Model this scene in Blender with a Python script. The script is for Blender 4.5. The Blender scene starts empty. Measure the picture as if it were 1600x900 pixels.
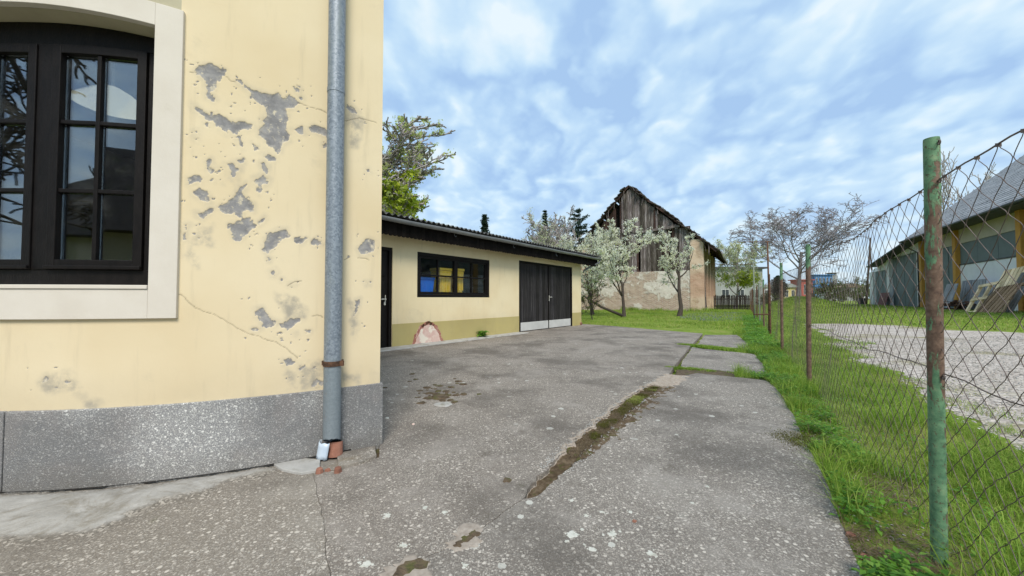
import bpy, bmesh, math, random
import numpy as np
from mathutils import Vector, Matrix
from math import sin, cos, pi, radians

SC = bpy.context.scene
COL = SC.collection
random.seed(7)
RNG = np.random.default_rng(7)

# ------------------------------------------------------------------ camera
EYE, FPX, PITCH = 1.08, 578.0, math.atan(16 / 578)
cam_d = bpy.data.cameras.new('camera')
cam = bpy.data.objects.new('camera', cam_d)
COL.objects.link(cam)
cam.location = (0, 0, EYE)
cam.rotation_euler = (pi / 2 + PITCH, 0, 0)
cam_d.sensor_width = 36.0
cam_d.lens = FPX / 1600 * 36.0
cam_d.clip_start = 0.02
cam_d.clip_end = 2000
SC.camera = cam

# ------------------------------------------------------------------ node helper
def nd(t, typ, ins=None, **props):
    n = t.nodes.new('ShaderNode' + typ)
    for k, v in props.items():
        setattr(n, k, v)
    for k, v in (ins or {}).items():
        s = n.inputs[k]
        if isinstance(v, bpy.types.NodeSocket):
            t.links.new(v, s)
        else:
            if isinstance(v, (tuple, list)) and len(v) == 3 and s.type == 'RGBA':
                v = (*v, 1)
            s.default_value = v
    return n

def math_n(t, op, a, b=0.0, c=None, clamp=False):
    ins = {0: a, 1: b}
    if c is not None:
        ins[2] = c
    return nd(t, 'Math', ins, operation=op, use_clamp=clamp).outputs[0]

def mix(t, f, a, b, mode='MIX'):
    n = t.nodes.new('ShaderNodeMix')
    n.data_type = 'RGBA'
    n.blend_type = mode
    for i, v in ((0, f), (6, a), (7, b)):
        s = n.inputs[i]
        if isinstance(v, bpy.types.NodeSocket):
            t.links.new(v, s)
        else:
            if isinstance(v, (tuple, list)) and len(v) == 3:
                v = (*v, 1)
            s.default_value = v
    return n.outputs[2]

def ramp(t, f, stops):
    n = t.nodes.new('ShaderNodeValToRGB')
    t.links.new(f, n.inputs[0])
    e = n.color_ramp.elements
    while len(e) < len(stops):
        e.new(0.5)
    for i, (p, c) in enumerate(stops):
        e[i].position = p
        e[i].color = (c, c, c, 1) if isinstance(c, (int, float)) else (*c[:3], 1)
    return n.outputs[0]

def step(t, v, a, b):
    n = nd(t, 'MapRange', {0: v, 1: a, 2: b, 3: 0.0, 4: 1.0}, interpolation_type='SMOOTHSTEP')
    return n.outputs[0]

def noise(t, co, scale, detail=5, rough=0.55, dist=0.0):
    return nd(t, 'TexNoise', {'Vector': co, 'Scale': scale, 'Detail': detail, 'Roughness': rough, 'Distortion': dist}).outputs[0]

# ------------------------------------------------------------------ world and sun
SUN_EL, SUN_AZ = radians(48), radians(172)      # azimuth measured clockwise from +Y
w = bpy.data.worlds.new('World')
SC.world = w
w.use_nodes = True
t = w.node_tree
t.nodes.clear()
sky = nd(t, 'TexSky', sky_type='NISHITA', sun_disc=False, sun_elevation=SUN_EL, sun_rotation=SUN_AZ,
         air_density=1.0, dust_density=1.5, ozone_density=1.5)
tc = nd(t, 'TexCoord').outputs['Generated']
sx = nd(t, 'SeparateXYZ', {0: tc})
zc = math_n(t, 'ADD', math_n(t, 'MAXIMUM', sx.outputs[2], 0.0), 0.30)
cp = nd(t, 'CombineXYZ', {0: math_n(t, 'DIVIDE', sx.outputs[0], zc), 1: math_n(t, 'DIVIDE', sx.outputs[1], zc), 2: 0.37}).outputs[0]
cpr = nd(t, 'Mapping', {'Vector': cp, 'Rotation': (0, 0, -0.6), 'Scale': (1.0, 0.8, 1.0), 'Location': (0.55, 0.25, 0.0)}).outputs[0]
def warp(co, sc, amt):
    q = nd(t, 'VectorMath', {0: nd(t, 'TexNoise', {'Vector': co, 'Scale': sc, 'Detail': 4.0}).outputs[1], 1: (.5, .5, .5)}, operation='SUBTRACT').outputs[0]
    return nd(t, 'VectorMath', {0: co, 1: nd(t, 'VectorMath', {0: q, 3: amt}, operation='SCALE').outputs[0]}, operation='ADD').outputs[0]
n1 = noise(t, cpr, 1.1, 3, 0.5, 0.2)
n2 = noise(t, cpr, 4.5, 4, 0.5, 0.1)
n3 = noise(t, cpr, 9.0, 5, 0.6, 0.2)
wv = warp(cpr, 4.5, 0.36)
p1 = nd(t, 'TexVoronoi', {'Vector': wv, 'Scale': 6.0, 'Smoothness': .7}, feature='SMOOTH_F1').outputs['Distance']
p2 = nd(t, 'TexVoronoi', {'Vector': wv, 'Scale': 12.5, 'Smoothness': .7}, feature='SMOOTH_F1').outputs['Distance']
puff = math_n(t, 'ADD', math_n(t, 'MULTIPLY', math_n(t, 'SUBTRACT', 0.40, p1), 0.46), math_n(t, 'MULTIPLY', math_n(t, 'SUBTRACT', 0.40, p2), 0.30))
den = math_n(t, 'ADD', math_n(t, 'ADD', math_n(t, 'MULTIPLY', n1, 0.46), math_n(t, 'MULTIPLY', n2, 0.40)), math_n(t, 'ADD', math_n(t, 'MULTIPLY', n3, 0.16), puff))
# thick undersides are blue-grey, the thin gaps between the cloud rolls glow pale
cl = ramp(t, den, [(0.31, (3.2, 4.75, 7.0)), (0.42, (3.95, 5.6, 7.5)), (0.51, (4.6, 6.2, 7.75)), (0.60, (5.4, 6.85, 7.95)), (0.74, (6.7, 7.6, 8.1))])
cl = mix(t, step(t, sx.outputs[2], 0.30, 0.0), cl, mix(t, 0.5, cl, (5.6, 6.9, 7.8)))
skm = mix(t, 0.92, sky.outputs[0], cl)
bg = nd(t, 'Background', {0: skm, 1: 0.057})
out = nd(t, 'OutputWorld', {0: bg.outputs[0]})

sun_d = bpy.data.lights.new('sun', 'SUN')
sun_d.energy = 1.5
sun_d.angle = radians(24)
sun_d.color = (1.0, 0.93, 0.82)
sun = bpy.data.objects.new('sun', sun_d)
COL.objects.link(sun)
sd = Vector((sin(SUN_AZ) * cos(SUN_EL), cos(SUN_AZ) * cos(SUN_EL), sin(SUN_EL)))
sun.rotation_euler = (-sd).to_track_quat('-Z', 'Y').to_euler()
sun.location = (0, -20, 30)
SC.view_settings.view_transform = 'Standard'
SC.view_settings.look = 'None'
SC.view_settings.exposure = 1.2
SC.view_settings.gamma = 1.0
SC.view_settings.use_curve_mapping = False
SC.render.engine = 'CYCLES'
SC.cycles.max_bounces = 8
SC.cycles.transparent_max_bounces = 16
SC.cycles.use_denoising = True

# ------------------------------------------------------------------ survey helpers
CP, SP = cos(PITCH), sin(PITCH)
def ray(px, py):
    a = (px - 800) / FPX
    b = (450 - py) / FPX
    return a, CP - b * SP, SP + b * CP

def gp(px, py, z=0.0):
    """where a sight line of the survey photograph meets the level z"""
    a, y, zz = ray(px, py)
    k = (z - EYE) / zz
    return (a * k, y * k)

def sm(x, a, b):
    x = np.clip((np.asarray(x, float) - a) / (b - a), 0, 1)
    return x * x * (3 - 2 * x)

def hash2(ix, iy, seed):
    h = np.sin(ix * 127.1 + iy * 311.7 + seed * 74.7) * 43758.5453
    return h - np.floor(h)

def vnoise(x, y, seed=0):
    x = np.asarray(x, float); y = np.asarray(y, float)
    ix, iy = np.floor(x), np.floor(y)
    fx, fy = x - ix, y - iy
    fx = fx * fx * (3 - 2 * fx); fy = fy * fy * (3 - 2 * fy)
    a = hash2(ix, iy, seed); b = hash2(ix + 1, iy, seed)
    c = hash2(ix, iy + 1, seed); d = hash2(ix + 1, iy + 1, seed)
    return (a * (1 - fx) + b * fx) * (1 - fy) + (c * (1 - fx) + d * fx) * fy

def fbm(x, y, seed=0, o=4, g=0.5):
    s = 0; a = 1; n = 0
    for i in range(o):
        s = s + a * vnoise(np.asarray(x) * 2 ** i, np.asarray(y) * 2 ** i, seed + i); n += a; a *= g
    return s / n

# fence line: the boundary that the yard, the verge and the gravel lot follow
F0 = np.array([1.72, 1.52]); FD = np.array([1.765, 2.85]); FS = float(np.hypot(*FD)); FD = FD / FS
FN = np.array([FD[1], -FD[0]])            # to the right of the fence
def fuv(x, y):
    dx, dy = np.asarray(x) - F0[0], np.asarray(y) - F0[1]
    return dx * FN[0] + dy * FN[1], dx * FD[0] + dy * FD[1]
def fxy(u, v):
    return F0[0] + u * FN[0] + v * FD[0], F0[1] + u * FN[1] + v * FD[1]

TREE_HILL = (27.9, 36.0)
def terrain(x, y):
    u, v = fuv(x, y)
    h = -0.02 + 0.035 * sm(u, -0.5, -0.05) * sm(y, -2, 0.2) + 0.335 * sm(u, 1.2, 9.0)
    h = h - .07 * sm(14.6 - (np.asarray(x) - 2.7) * .45 - np.asarray(y), .2, .8) * sm(-u, .75, 1.1)
    h = h + 0.02 * (fbm(np.asarray(x) * .9, np.asarray(y) * .9, 5, 3) - .5) * sm(u, -0.4, 0.2)
    return h
def hz(x, y):
    return float(terrain(x, y))

# ------------------------------------------------------------------ mesh helpers
class MB:
    """collects faces; build() links them as one mesh object"""
    def __init__(s, tf=None):
        s.v = []; s.f = []; s.m = []; s.tf = tf
    def add(s, vs, fs, mi=0):
        o = len(s.v)
        s.v += [tuple(p) for p in vs]
        s.f += [tuple(i + o for i in f) for f in fs]
        s.m += [mi] * len(fs)
    def box(s, x0, x1, y0, y1, z0, z1, nx=1, mi=0):
        if nx <= 1:
            vs = [(x, y, z) for x in (x0, x1) for y in (y0, y1) for z in (z0, z1)]
            s.add(vs, [(0, 1, 3, 2), (4, 6, 7, 5), (0, 4, 5, 1), (2, 3, 7, 6), (0, 2, 6, 4), (1, 5, 7, 3)], mi)
        else:
            vs = []
            for i in range(nx + 1):
                x = x0 + (x1 - x0) * i / nx
                vs += [(x, y0, z0), (x, y1, z0), (x, y1, z1), (x, y0, z1)]
            fs = [(0, 3, 2, 1), tuple(4 * nx + k for k in range(4))]
            for i in range(nx):
                a = 4 * i
                for k in range(4):
                    l = (k + 1) % 4
                    fs.append((a + k, a + l, a + 4 + l, a + 4 + k))
            s.add(vs, fs, mi)
    def obox(s, o, ax, ay, az, mi=0):
        """box centred at o with half-axis vectors"""
        o, ax, ay, az = map(Vector, (o, ax, ay, az))
        vs = [o + ax * i + ay * j + az * k for i in (-1, 1) for j in (-1, 1) for k in (-1, 1)]
        s.add(vs, [(0, 1, 3, 2), (4, 6, 7, 5), (0, 4, 5, 1), (2, 3, 7, 6), (0, 2, 6, 4), (1, 5, 7, 3)], mi)
    def beam(s, a, b, w, h, mi=0, up=(0, 0, 1)):
        a, b = Vector(a), Vector(b)
        d = (b - a)
        l = d.length
        d.normalize()
        x = d.cross(Vector(up))
        if x.length < 1e-3:
            x = d.cross(Vector((1, 0, 0)))
        x.normalize()
        z = x.cross(d)
        s.obox((a + b) / 2, x * w / 2, d * l / 2, z * h / 2, mi)
    def tube(s, pts, rad, n=8, caps=True, mi=0):
        pts = [Vector(p) for p in pts]
        if not hasattr(rad, '__len__'):
            rad = [rad] * len(pts)
        rings = []
        ref = None
        for i, p in enumerate(pts):
            d = (pts[min(i + 1, len(pts) - 1)] - pts[max(i - 1, 0)]).normalized()
            if ref is None:
                ref = Vector((0, 0, 1)) if abs(d.z) < .9 else Vector((1, 0, 0))
            x = d.cross(ref).normalized()
            y = d.cross(x).normalized()
            ref = x.cross(d)
            rings.append([p + (x * cos(2 * pi * k / n) + y * sin(2 * pi * k / n)) * rad[i] for k in range(n)])
        vs = [q for r in rings for q in r]
        fs = []
        for i in range(len(pts) - 1):
            for k in range(n):
                l = (k + 1) % n
                fs.append((i * n + k, i * n + l, i * n + n + l, i * n + n + k))
        if caps:
            fs += [tuple(range(n - 1, -1, -1)), tuple((len(pts) - 1) * n + k for k in range(n))]
        s.add(vs, fs, mi)
    def prism(s, poly, z0, z1, mi=0):
        """poly in xy, closed; extruded from z0 to z1 (z may be functions of nothing, plain floats)"""
        n = len(poly)
        vs = [(x, y, z0) for x, y in poly] + [(x, y, z1) for x, y in poly]
        fs = [tuple(range(n - 1, -1, -1)), tuple(range(n, 2 * n))] + [(i, (i + 1) % n, n + (i + 1) % n, n + i) for i in range(n)]
        s.add(vs, fs, mi)
    def prism_y(s, poly, y0, y1, mi=0):
        """poly in xz, extruded along y"""
        n = len(poly)
        vs = [(x, y0, z) for x, z in poly] + [(x, y1, z) for x, z in poly]
        fs = [tuple(range(n)), tuple(range(2 * n - 1, n - 1, -1))] + [(i, n + i, n + (i + 1) % n, (i + 1) % n) for i in range(n)]
        s.add(vs, fs, mi)
    def build(s, name, mats, parent=None, smooth=False, bevel=0, recalc=True):
        vs = s.v if s.tf is None else [s.tf(*p) for p in s.v]
        me = bpy.data.meshes.new(name)
        me.from_pydata([tuple(p) for p in vs], [], s.f)
        if not isinstance(mats, (list, tuple)):
            mats = [mats]
        for m in mats:
            me.materials.append(m)
        if any(s.m):
            me.polygons.foreach_set('material_index', s.m)
        if recalc:
            bm = bmesh.new(); bm.from_mesh(me)
            bmesh.ops.recalc_face_normals(bm, faces=bm.faces)
            bm.to_mesh(me); bm.free()
        if smooth:
            me.polygons.foreach_set('use_smooth', [True] * len(me.polygons))
        me.update()
        return link(name, me, parent, bevel, smooth)

def link(name, me, parent=None, bevel=0, smooth=False):
    o = bpy.data.objects.new(name, me)
    COL.objects.link(o)
    if parent is not None:
        o.parent = parent
        p = Vector((0, 0, 0)); q = parent
        while q is not None:
            p += Vector(q.location); q = q.parent
        o.location = -p
    if bevel:
        m = o.modifiers.new('bevel', 'BEVEL')
        m.width = bevel; m.segments = 2; m.limit_method = 'ANGLE'; m.angle_limit = radians(40)
    return o

def np_mesh(name, V, F, mat, parent=None, smooth=False):
    """V (n,3), F (m,k) with one k"""
    me = bpy.data.meshes.new(name)
    V = np.asarray(V, np.float32); F = np.asarray(F, np.int32)
    k = F.shape[1]
    me.vertices.add(len(V)); me.vertices.foreach_set('co', V.ravel())
    me.loops.add(F.size); me.loops.foreach_set('vertex_index', F.ravel())
    me.polygons.add(len(F))
    me.polygons.foreach_set('loop_start', np.arange(0, F.size, k, dtype=np.int32))
    me.polygons.foreach_set('loop_total', np.full(len(F), k, np.int32))
    if smooth:
        me.polygons.foreach_set('use_smooth', np.ones(len(F), bool))
    me.materials.append(mat)
    me.update(calc_edges=True)
    me.validate()
    return link(name, me, parent)

def thing(name, loc, label, cat, group=None):
    o = bpy.data.objects.new(name, None)
    COL.objects.link(o)
    o.location = loc
    o.empty_display_size = .2
    o['label'] = label; o['category'] = cat
    if group:
        o['group'] = group
    return o
def tag(o, label, cat, group=None):
    o['label'] = label; o['category'] = cat
    if group:
        o['group'] = group
    return o
def kind(o, k):
    o['kind'] = k
    return o

# ------------------------------------------------------------------ materials
MAT = {}
def new_mat(name):
    m = bpy.data.materials.new(name)
    m.use_nodes = True
    t = m.node_tree
    t.nodes.clear()
    MAT[name] = m
    return m, t
def finish(m, t, col, rough=.8, bump=None, bstr=.3, bdist=.01, spec=.3, metal=0.0, extra=None):
    p = nd(t, 'BsdfPrincipled', {'Base Color': col, 'Roughness': rough, 'Specular IOR Level': spec, 'Metallic': metal})
    for k, v in (extra or {}).items():
        if isinstance(v, bpy.types.NodeSocket):
            t.links.new(v, p.inputs[k])
        else:
            p.inputs[k].default_value = v
    if bump is not None:
        b = nd(t, 'Bump', {'Strength': bstr, 'Distance': bdist, 'Height': bump})
        t.links.new(b.outputs[0], p.inputs['Normal'])
    nd(t, 'OutputMaterial', {0: p.outputs[0]})
    return m
def obj_co(t):
    return nd(t, 'TexCoord').outputs['Object']
def stretch(t, co, s, rot=(0, 0, 0)):
    return nd(t, 'Mapping', {'Vector': co, 'Scale': s, 'Rotation': rot}).outputs[0]

def plain(name, c1, c2, scale=4, rough=.8, bump=.15, bscale=60, stain=None, st=(.58, .7), sscale=2, spec=.3, metal=0, rnd=0.0, isl=0.0, sc=None, bdist=.005):
    """two tones by noise, an optional third stain tone, fine relief, per-object / per-piece shade"""
    m, t = new_mat(name)
    co = obj_co(t)
    c = stretch(t, co, sc) if sc else co
    col = mix(t, ramp(t, noise(t, c, scale, 6, .6), [(.3, 0.), (.7, 1.)]), c1, c2)
    if stain:
        col = mix(t, step(t, noise(t, c, sscale, 7, .65, .3), *st), col, stain)
    for amt, s in ((rnd, 'o'), (isl, 'i')):
        if amt:
            v = nd(t, 'ObjectInfo').outputs['Random'] if s == 'o' else nd(t, 'NewGeometry').outputs['Random Per Island']
            f = nd(t, 'MapRange', {0: v, 3: 1 - amt, 4: 1 + amt}).outputs[0]
            col = mix(t, 1.0, col, nd(t, 'CombineColor', {0: f, 1: f, 2: f}).outputs[0], 'MULTIPLY')
    return finish(m, t, col, rough, noise(t, c, bscale, 4, .6) if bump else None, bump, bdist, spec, metal)

def plaster_mat(name, base, dark, peel=False):
    m, t = new_mat(name)
    co = obj_co(t)
    big = noise(t, co, 1.3, 4, .5)
    col = mix(t, ramp(t, big, [(.35, 0.), (.7, 1.)]), base, dark)
    streak = noise(t, stretch(t, co, (5, 5, .5)), 3, 5, .6)
    col = mix(t, math_n(t, 'MULTIPLY', step(t, streak, .55, .8), .28), col, tuple(c * .55 for c in base))
    col = mix(t, math_n(t, 'MULTIPLY', step(t, noise(t, co, 2.1, 7, .72, .6), .56, .74), .22), col, (.42, .37, .28))
    col = mix(t, math_n(t, 'MULTIPLY', step(t, nd(t, 'SeparateXYZ', {0: co}).outputs[2], .75, .45), math_n(t, 'MULTIPLY', noise(t, co, 5, 6, .7), .30)), col, (.36, .31, .22))
    fine = math_n(t, 'ADD', noise(t, co, 55, 5, .6), math_n(t, 'MULTIPLY', noise(t, co, 9, 4, .6), 1.2))
    h = fine
    if peel:
        a = nd(t, 'Attribute', attribute_name='peel').outputs['Fac']
        e = nd(t, 'Attribute', attribute_name='stain').outputs['Fac']
        ck = nd(t, 'Attribute', attribute_name='crack').outputs['Fac']
        col = mix(t, math_n(t, 'MULTIPLY', e, step(t, noise(t, co, 9, 5, .7), .3, .65)), col, (.40, .36, .29))
        gcol = ramp(t, noise(t, co, 14, 6, .65), [(.3, (.19, .185, .19)), (.5, (.265, .258, .262)), (.72, (.38, .365, .355))])
        gcol = mix(t, step(t, noise(t, co, 22, 5, .7), .56, .66), gcol, (.62, .55, .42))
        gcol = mix(t, math_n(t, 'MULTIPLY', math_n(t, 'SUBTRACT', 1.0, nd(t, 'Attribute', attribute_name='inner').outputs['Fac']), .45), gcol, ramp(t, noise(t, co, 40, 5, .7), [(.35, (.30, .28, .26)), (.65, (.58, .52, .42))]))
        pk = step(t, math_n(t, 'ADD', a, math_n(t, 'MULTIPLY', math_n(t, 'SUBTRACT', noise(t, co, 120, 3, .6), .5), .5)), .35, .6)
        col = mix(t, pk, col, gcol)
        col = mix(t, ck, col, (.14, .11, .07))
        h = math_n(t, 'ADD', math_n(t, 'MULTIPLY', fine, .35), math_n(t, 'MULTIPLY', pk, math_n(t, 'SUBTRACT', noise(t, co, 90, 3, .7), 2.0)))
    return finish(m, t, col, .9, h, .35, .004, .15)

def aggregate_mat(name, cement, stone_d, stone_l, scale=95, chip=.5, stain=None, moss=0.0, worn=None, spots=0.0, even=False):
    """washed concrete: pebbles of several tones in cement"""
    m, t = new_mat(name)
    co = obj_co(t)
    dn = nd(t, 'TexNoise', {'Vector': co, 'Scale': 30, 'Detail': 2})
    sh = nd(t, 'VectorMath', {0: dn.outputs[1], 3: .018}, operation='SCALE').outputs[0]
    c2 = nd(t, 'VectorMath', {0: co, 1: sh}, operation='ADD').outputs[0]
    v = nd(t, 'TexVoronoi', {'Vector': c2, 'Scale': scale, 'Randomness': 1.0})
    v2 = nd(t, 'TexVoronoi', {'Vector': c2, 'Scale': scale * .43, 'Randomness': 1.0})
    tone = nd(t, 'SeparateColor', {0: v.outputs['Color']}).outputs[0]
    tone2 = nd(t, 'SeparateColor', {0: v2.outputs['Color']}).outputs[1]
    pc = ramp(t, tone, [(.0, stone_d), (.5, tuple((a + b) / 2.4 for a, b in zip(stone_d, stone_l))), (.8, tuple(.75 * x for x in stone_l)), (1., stone_l)])
    body = step(t, v.outputs['Distance'], .62, .40)
    pres = step(t, tone, 1 - chip - .05, 1 - chip + .05)
    wz = step(t, noise(t, co, 2.4, 5, .65, .4), .36, .62)
    pres = math_n(t, 'MULTIPLY', pres, nd(t, 'MapRange', {0: wz, 3: 1.0 if even else .55, 4: 1.0}).outputs[0])
    col = mix(t, math_n(t, 'MULTIPLY', body, pres), cement, pc)
    v4 = nd(t, 'TexVoronoi', {'Vector': c2, 'Scale': scale * 2.2, 'Randomness': 1.0})
    t4 = nd(t, 'SeparateColor', {0: v4.outputs['Color']})
    col = mix(t, math_n(t, 'MULTIPLY', step(t, t4.outputs[0], .55, .6), .55), col, mix(t, t4.outputs[1], stone_d, tuple(.8 * x for x in stone_l)))
    b2 = math_n(t, 'MULTIPLY', step(t, v2.outputs['Distance'], .42, .30), step(t, tone2, .80, .84))
    col = mix(t, b2, col, tuple(.9 * x for x in stone_l))
    pt = noise(t, co, .9, 5, .6)
    col = mix(t, math_n(t, 'MULTIPLY', step(t, pt, .44, .64), .62), col, tuple(x * .46 for x in cement))
    if worn:
        col = mix(t, math_n(t, 'MULTIPLY', step(t, noise(t, co, 1.5, 6, .68, .5), .50, .66), .75), col, mix(t, .35, worn, col))
    if stain:
        col = mix(t, math_n(t, 'MULTIPLY', step(t, noise(t, co, 2.6, 6, .7, .3), .56, .74), .65), col, stain)
    if moss:
        col = mix(t, math_n(t, 'MULTIPLY', step(t, noise(t, co, 3.7, 6, .75, .5), .60, .74), moss), col, (.075, .08, .03))
    if even:
        zz = nd(t, 'SeparateXYZ', {0: co}).outputs[2]
        col = mix(t, math_n(t, 'MULTIPLY', step(t, math_n(t, 'ADD', zz, math_n(t, 'MULTIPLY', noise(t, co, 5, 6, .7), .25)), .33, .10), .42), col, (.15, .13, .105))
        col = mix(t, math_n(t, 'MULTIPLY', step(t, noise(t, co, 1.9, 6, .7, .5), .50, .68), .22), col, (.34, .29, .27))
    if spots:
        v3 = nd(t, 'TexVoronoi', {'Vector': c2, 'Scale': 9.0, 'Randomness': 1.0})
        sp = nd(t, 'SeparateColor', {0: v3.outputs['Color']})
        area = step(t, noise(t, co, .8, 2, .5), .42, .54)
        rad = math_n(t, 'MULTIPLY', math_n(t, 'POWER', sp.outputs[1], 2.0), .34)
        s = math_n(t, 'LESS_THAN', math_n(t, 'ADD', v3.outputs['Distance'], math_n(t, 'MULTIPLY', noise(t, co, 70, 3, .6), .12)), rad)
        s = math_n(t, 'MULTIPLY', math_n(t, 'MULTIPLY', s, step(t, sp.outputs[0], .35, .4)), area)
        col = mix(t, math_n(t, 'MULTIPLY', s, spots), col, (.52, .51, .46))
    h = math_n(t, 'ADD', math_n(t, 'MULTIPLY', math_n(t, 'MULTIPLY', body, pres), .8), math_n(t, 'MULTIPLY', noise(t, co, 160, 3, .6), .4))
    return finish(m, t, col, .88, h, .55, .005, .2)

def wood_mat(name, c1, c2, c3, axis_scale=(14, 14, .7), rough=.85, rnd=.35, bump=.5):
    m, t = new_mat(name)
    co = obj_co(t)
    r = nd(t, 'ObjectInfo').outputs['Random']
    off = nd(t, 'CombineXYZ', {0: math_n(t, 'MULTIPLY', r, 37.0), 1: math_n(t, 'MULTIPLY', r, 11.0), 2: math_n(t, 'MULTIPLY', r, 53.)}).outputs[0]
    c = nd(t, 'VectorMath', {0: co, 1: off}, operation='ADD').outputs[0]
    c = stretch(t, c, axis_scale)
    g = noise(t, c, 2.0, 7, .7, .6)
    col = ramp(t, g, [(.28, c1), (.5, c2), (.72, c3)])
    col = mix(t, step(t, noise(t, co, 1.1, 5, .6), .5, .7), col, mix(t, .5, col, tuple(x * .35 for x in c2)))
    f = nd(t, 'MapRange', {0: r, 3: 1 - rnd, 4: 1 + rnd}).outputs[0]
    col = mix(t, 1.0, col, nd(t, 'CombineColor', {0: f, 1: f, 2: math_n(t, 'POWER', f, 1.15)}).outputs[0], 'MULTIPLY')
    return finish(m, t, col, rough, noise(t, c, 5, 5, .7), bump, .006, .2)

def leaf_mat(name, cols, rough=.6, trans=.5):
    m, t = new_mat(name)
    r = nd(t, 'NewGeometry').outputs['Random Per Island']
    n = len(cols)
    col = ramp(t, r, [(i / (n - 1), c) for i, c in enumerate(cols)])
    big = noise(t, obj_co(t), .7, 2, .5)
    col = mix(t, math_n(t, 'MULTIPLY', step(t, big, .35, .7), .22), col, tuple(x * .6 for x in cols[0]))
    p = nd(t, 'BsdfPrincipled', {'Base Color': col, 'Roughness': rough, 'Specular IOR Level': .25})
    tr = nd(t, 'BsdfTranslucent', {'Color': col})
    mx = nd(t, 'MixShader', {0: trans, 1: p.outputs[0], 2: tr.outputs[0]})
    nd(t, 'OutputMaterial', {0: mx.outputs[0]})
    return m

def glass_mat(name, refl=.3, tint=(.75, .8, .8), fk=.5):
    m, t = new_mat(name)
    co = obj_co(t)
    b = nd(t, 'Bump', {'Strength': .05, 'Distance': .01, 'Height': noise(t, co, 2.2, 2, .5)})
    g = nd(t, 'BsdfGlossy', {'Color': (.95, .97, 1.0), 'Roughness': .015, 'Normal': b.outputs[0]})
    tr = nd(t, 'BsdfTransparent', {'Color': tint})
    d = nd(t, 'BsdfDiffuse', {'Color': (.35, .35, .33)})
    f = nd(t, 'LayerWeight', {'Blend': .35}).outputs['Fresnel']
    fac = math_n(t, 'ADD', math_n(t, 'MULTIPLY', f, fk), refl, clamp=True)
    a = nd(t, 'MixShader', {0: fac, 1: tr.outputs[0], 2: g.outputs[0]})
    dirt = math_n(t, 'MULTIPLY', step(t, noise(t, co, 5, 5, .7), .45, .8), .08)
    bm_ = nd(t, 'MixShader', {0: dirt, 1: a.outputs[0], 2: d.outputs[0]})
    nd(t, 'OutputMaterial', {0: bm_.outputs[0]})
    return m

M_plaster = plaster_mat('yellow_plaster', (.755, .642, .445), (.69, .565, .365), peel=True)
M_plaster_plain = plaster_mat('cream_plaster', (.80, .69, .46), (.74, .61, .38))
M_dado = plaster_mat('olive_dado', (.50, .42, .17), (.42, .35, .14))
M_surround = plain('window_surround_paint', (.70, .65, .58), (.63, .575, .50), 3, .85, .15, 70, stain=(.50, .45, .36), st=(.62, .8), sscale=4)
M_soffit = plain('lintel_paint', (.50, .46, .33), (.42, .38, .27), 5, .9, .2, 60)
M_plinth = aggregate_mat('washed_plinth', (.27, .27, .275), (.13, .13, .135), (.86, .85, .82), 150, .72, even=True)
M_slab = aggregate_mat('washed_concrete', (.195, .168, .143), (.062, .053, .046), (.60, .54, .47), 110, .74, worn=(.35, .315, .28), stain=(.10, .082, .064), moss=.3, spots=.85)
M_slab2 = aggregate_mat('worn_concrete', (.195, .171, .148), (.062, .054, .048), (.62, .565, .495), 105, .74, worn=(.35, .32, .285), stain=(.11, .092, .072), moss=.25, spots=.9)
M_slab_left = aggregate_mat('weathered_concrete', (.22, .192, .16), (.078, .068, .058), (.60, .545, .475), 105, .60, worn=(.33, .30, .26), stain=(.17, .12, .045), moss=.35)
M_mortar = plain('light_mortar', (.48, .47, .45), (.34, .33, .31), 6, .95, .5, 45, stain=(.22, .2, .16), st=(.5, .72), sscale=5, bdist=.01)
def skim_mat():
    m, t = new_mat('cement_skim')
    co = obj_co(t)
    base = ramp(t, noise(t, co, 6, 6, .65), [(.3, (.29, .275, .25)), (.7, (.46, .445, .42))])
    base = mix(t, math_n(t, 'MULTIPLY', step(t, noise(t, co, 4, 7, .75, .6), .46, .66), .75), base, (.20, .175, .135))
    f = nd(t, 'Attribute', attribute_name='fade').outputs['Fac']
    f = step(t, math_n(t, 'ADD', f, math_n(t, 'MULTIPLY', math_n(t, 'SUBTRACT', noise(t, co, 30, 5, .7), .5), .7)), .25, .75)
    v = nd(t, 'TexVoronoi', {'Vector': co, 'Scale': 105.})
    tn = nd(t, 'SeparateColor', {0: v.outputs['Color']}).outputs[0]
    sl = ramp(t, tn, [(0, (.14, .125, .105)), (.6, (.225, .20, .17)), (1, (.42, .38, .33))])
    return finish(m, t, mix(t, f, sl, base), .95, noise(t, co, 45, 4, .6), .5, .01, .15)
M_skim = skim_mat()
M_gap = plain('black_gap_dirt', (.012, .010, .008), (.04, .034, .028), 30, .95, .5, 80)
def joint_mat():
    m, t = new_mat('joint_dirt')
    co = obj_co(t)
    c = ramp(t, noise(t, co, 22, 6, .7), [(.3, (.045, .030, .018)), (.5, (.11, .078, .048)), (.7, (.20, .15, .10))])
    c = mix(t, step(t, noise(t, co, 9, 5, .7), .54, .64), c, (.085, .085, .028))
    sa = nd(t, 'Attribute', attribute_name='sand').outputs['Fac']
    sc_ = ramp(t, noise(t, co, 26, 5, .7), [(.3, (.27, .215, .165)), (.7, (.47, .41, .35))])
    c = mix(t, step(t, math_n(t, 'ADD', sa, math_n(t, 'MULTIPLY', math_n(t, 'SUBTRACT', noise(t, co, 35, 5, .7), .5), .9)), .35, .65), c, sc_)
    return finish(m, t, c, .95, noise(t, co, 70, 5, .7), .8, .012, .1)
M_jdirt = joint_mat()
M_soil = plain('soil', (.055, .038, .024), (.17, .125, .08), 18, .95, .9, 50, stain=(.09, .09, .03), st=(.5, .65), sscale=9, bdist=.02)
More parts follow.
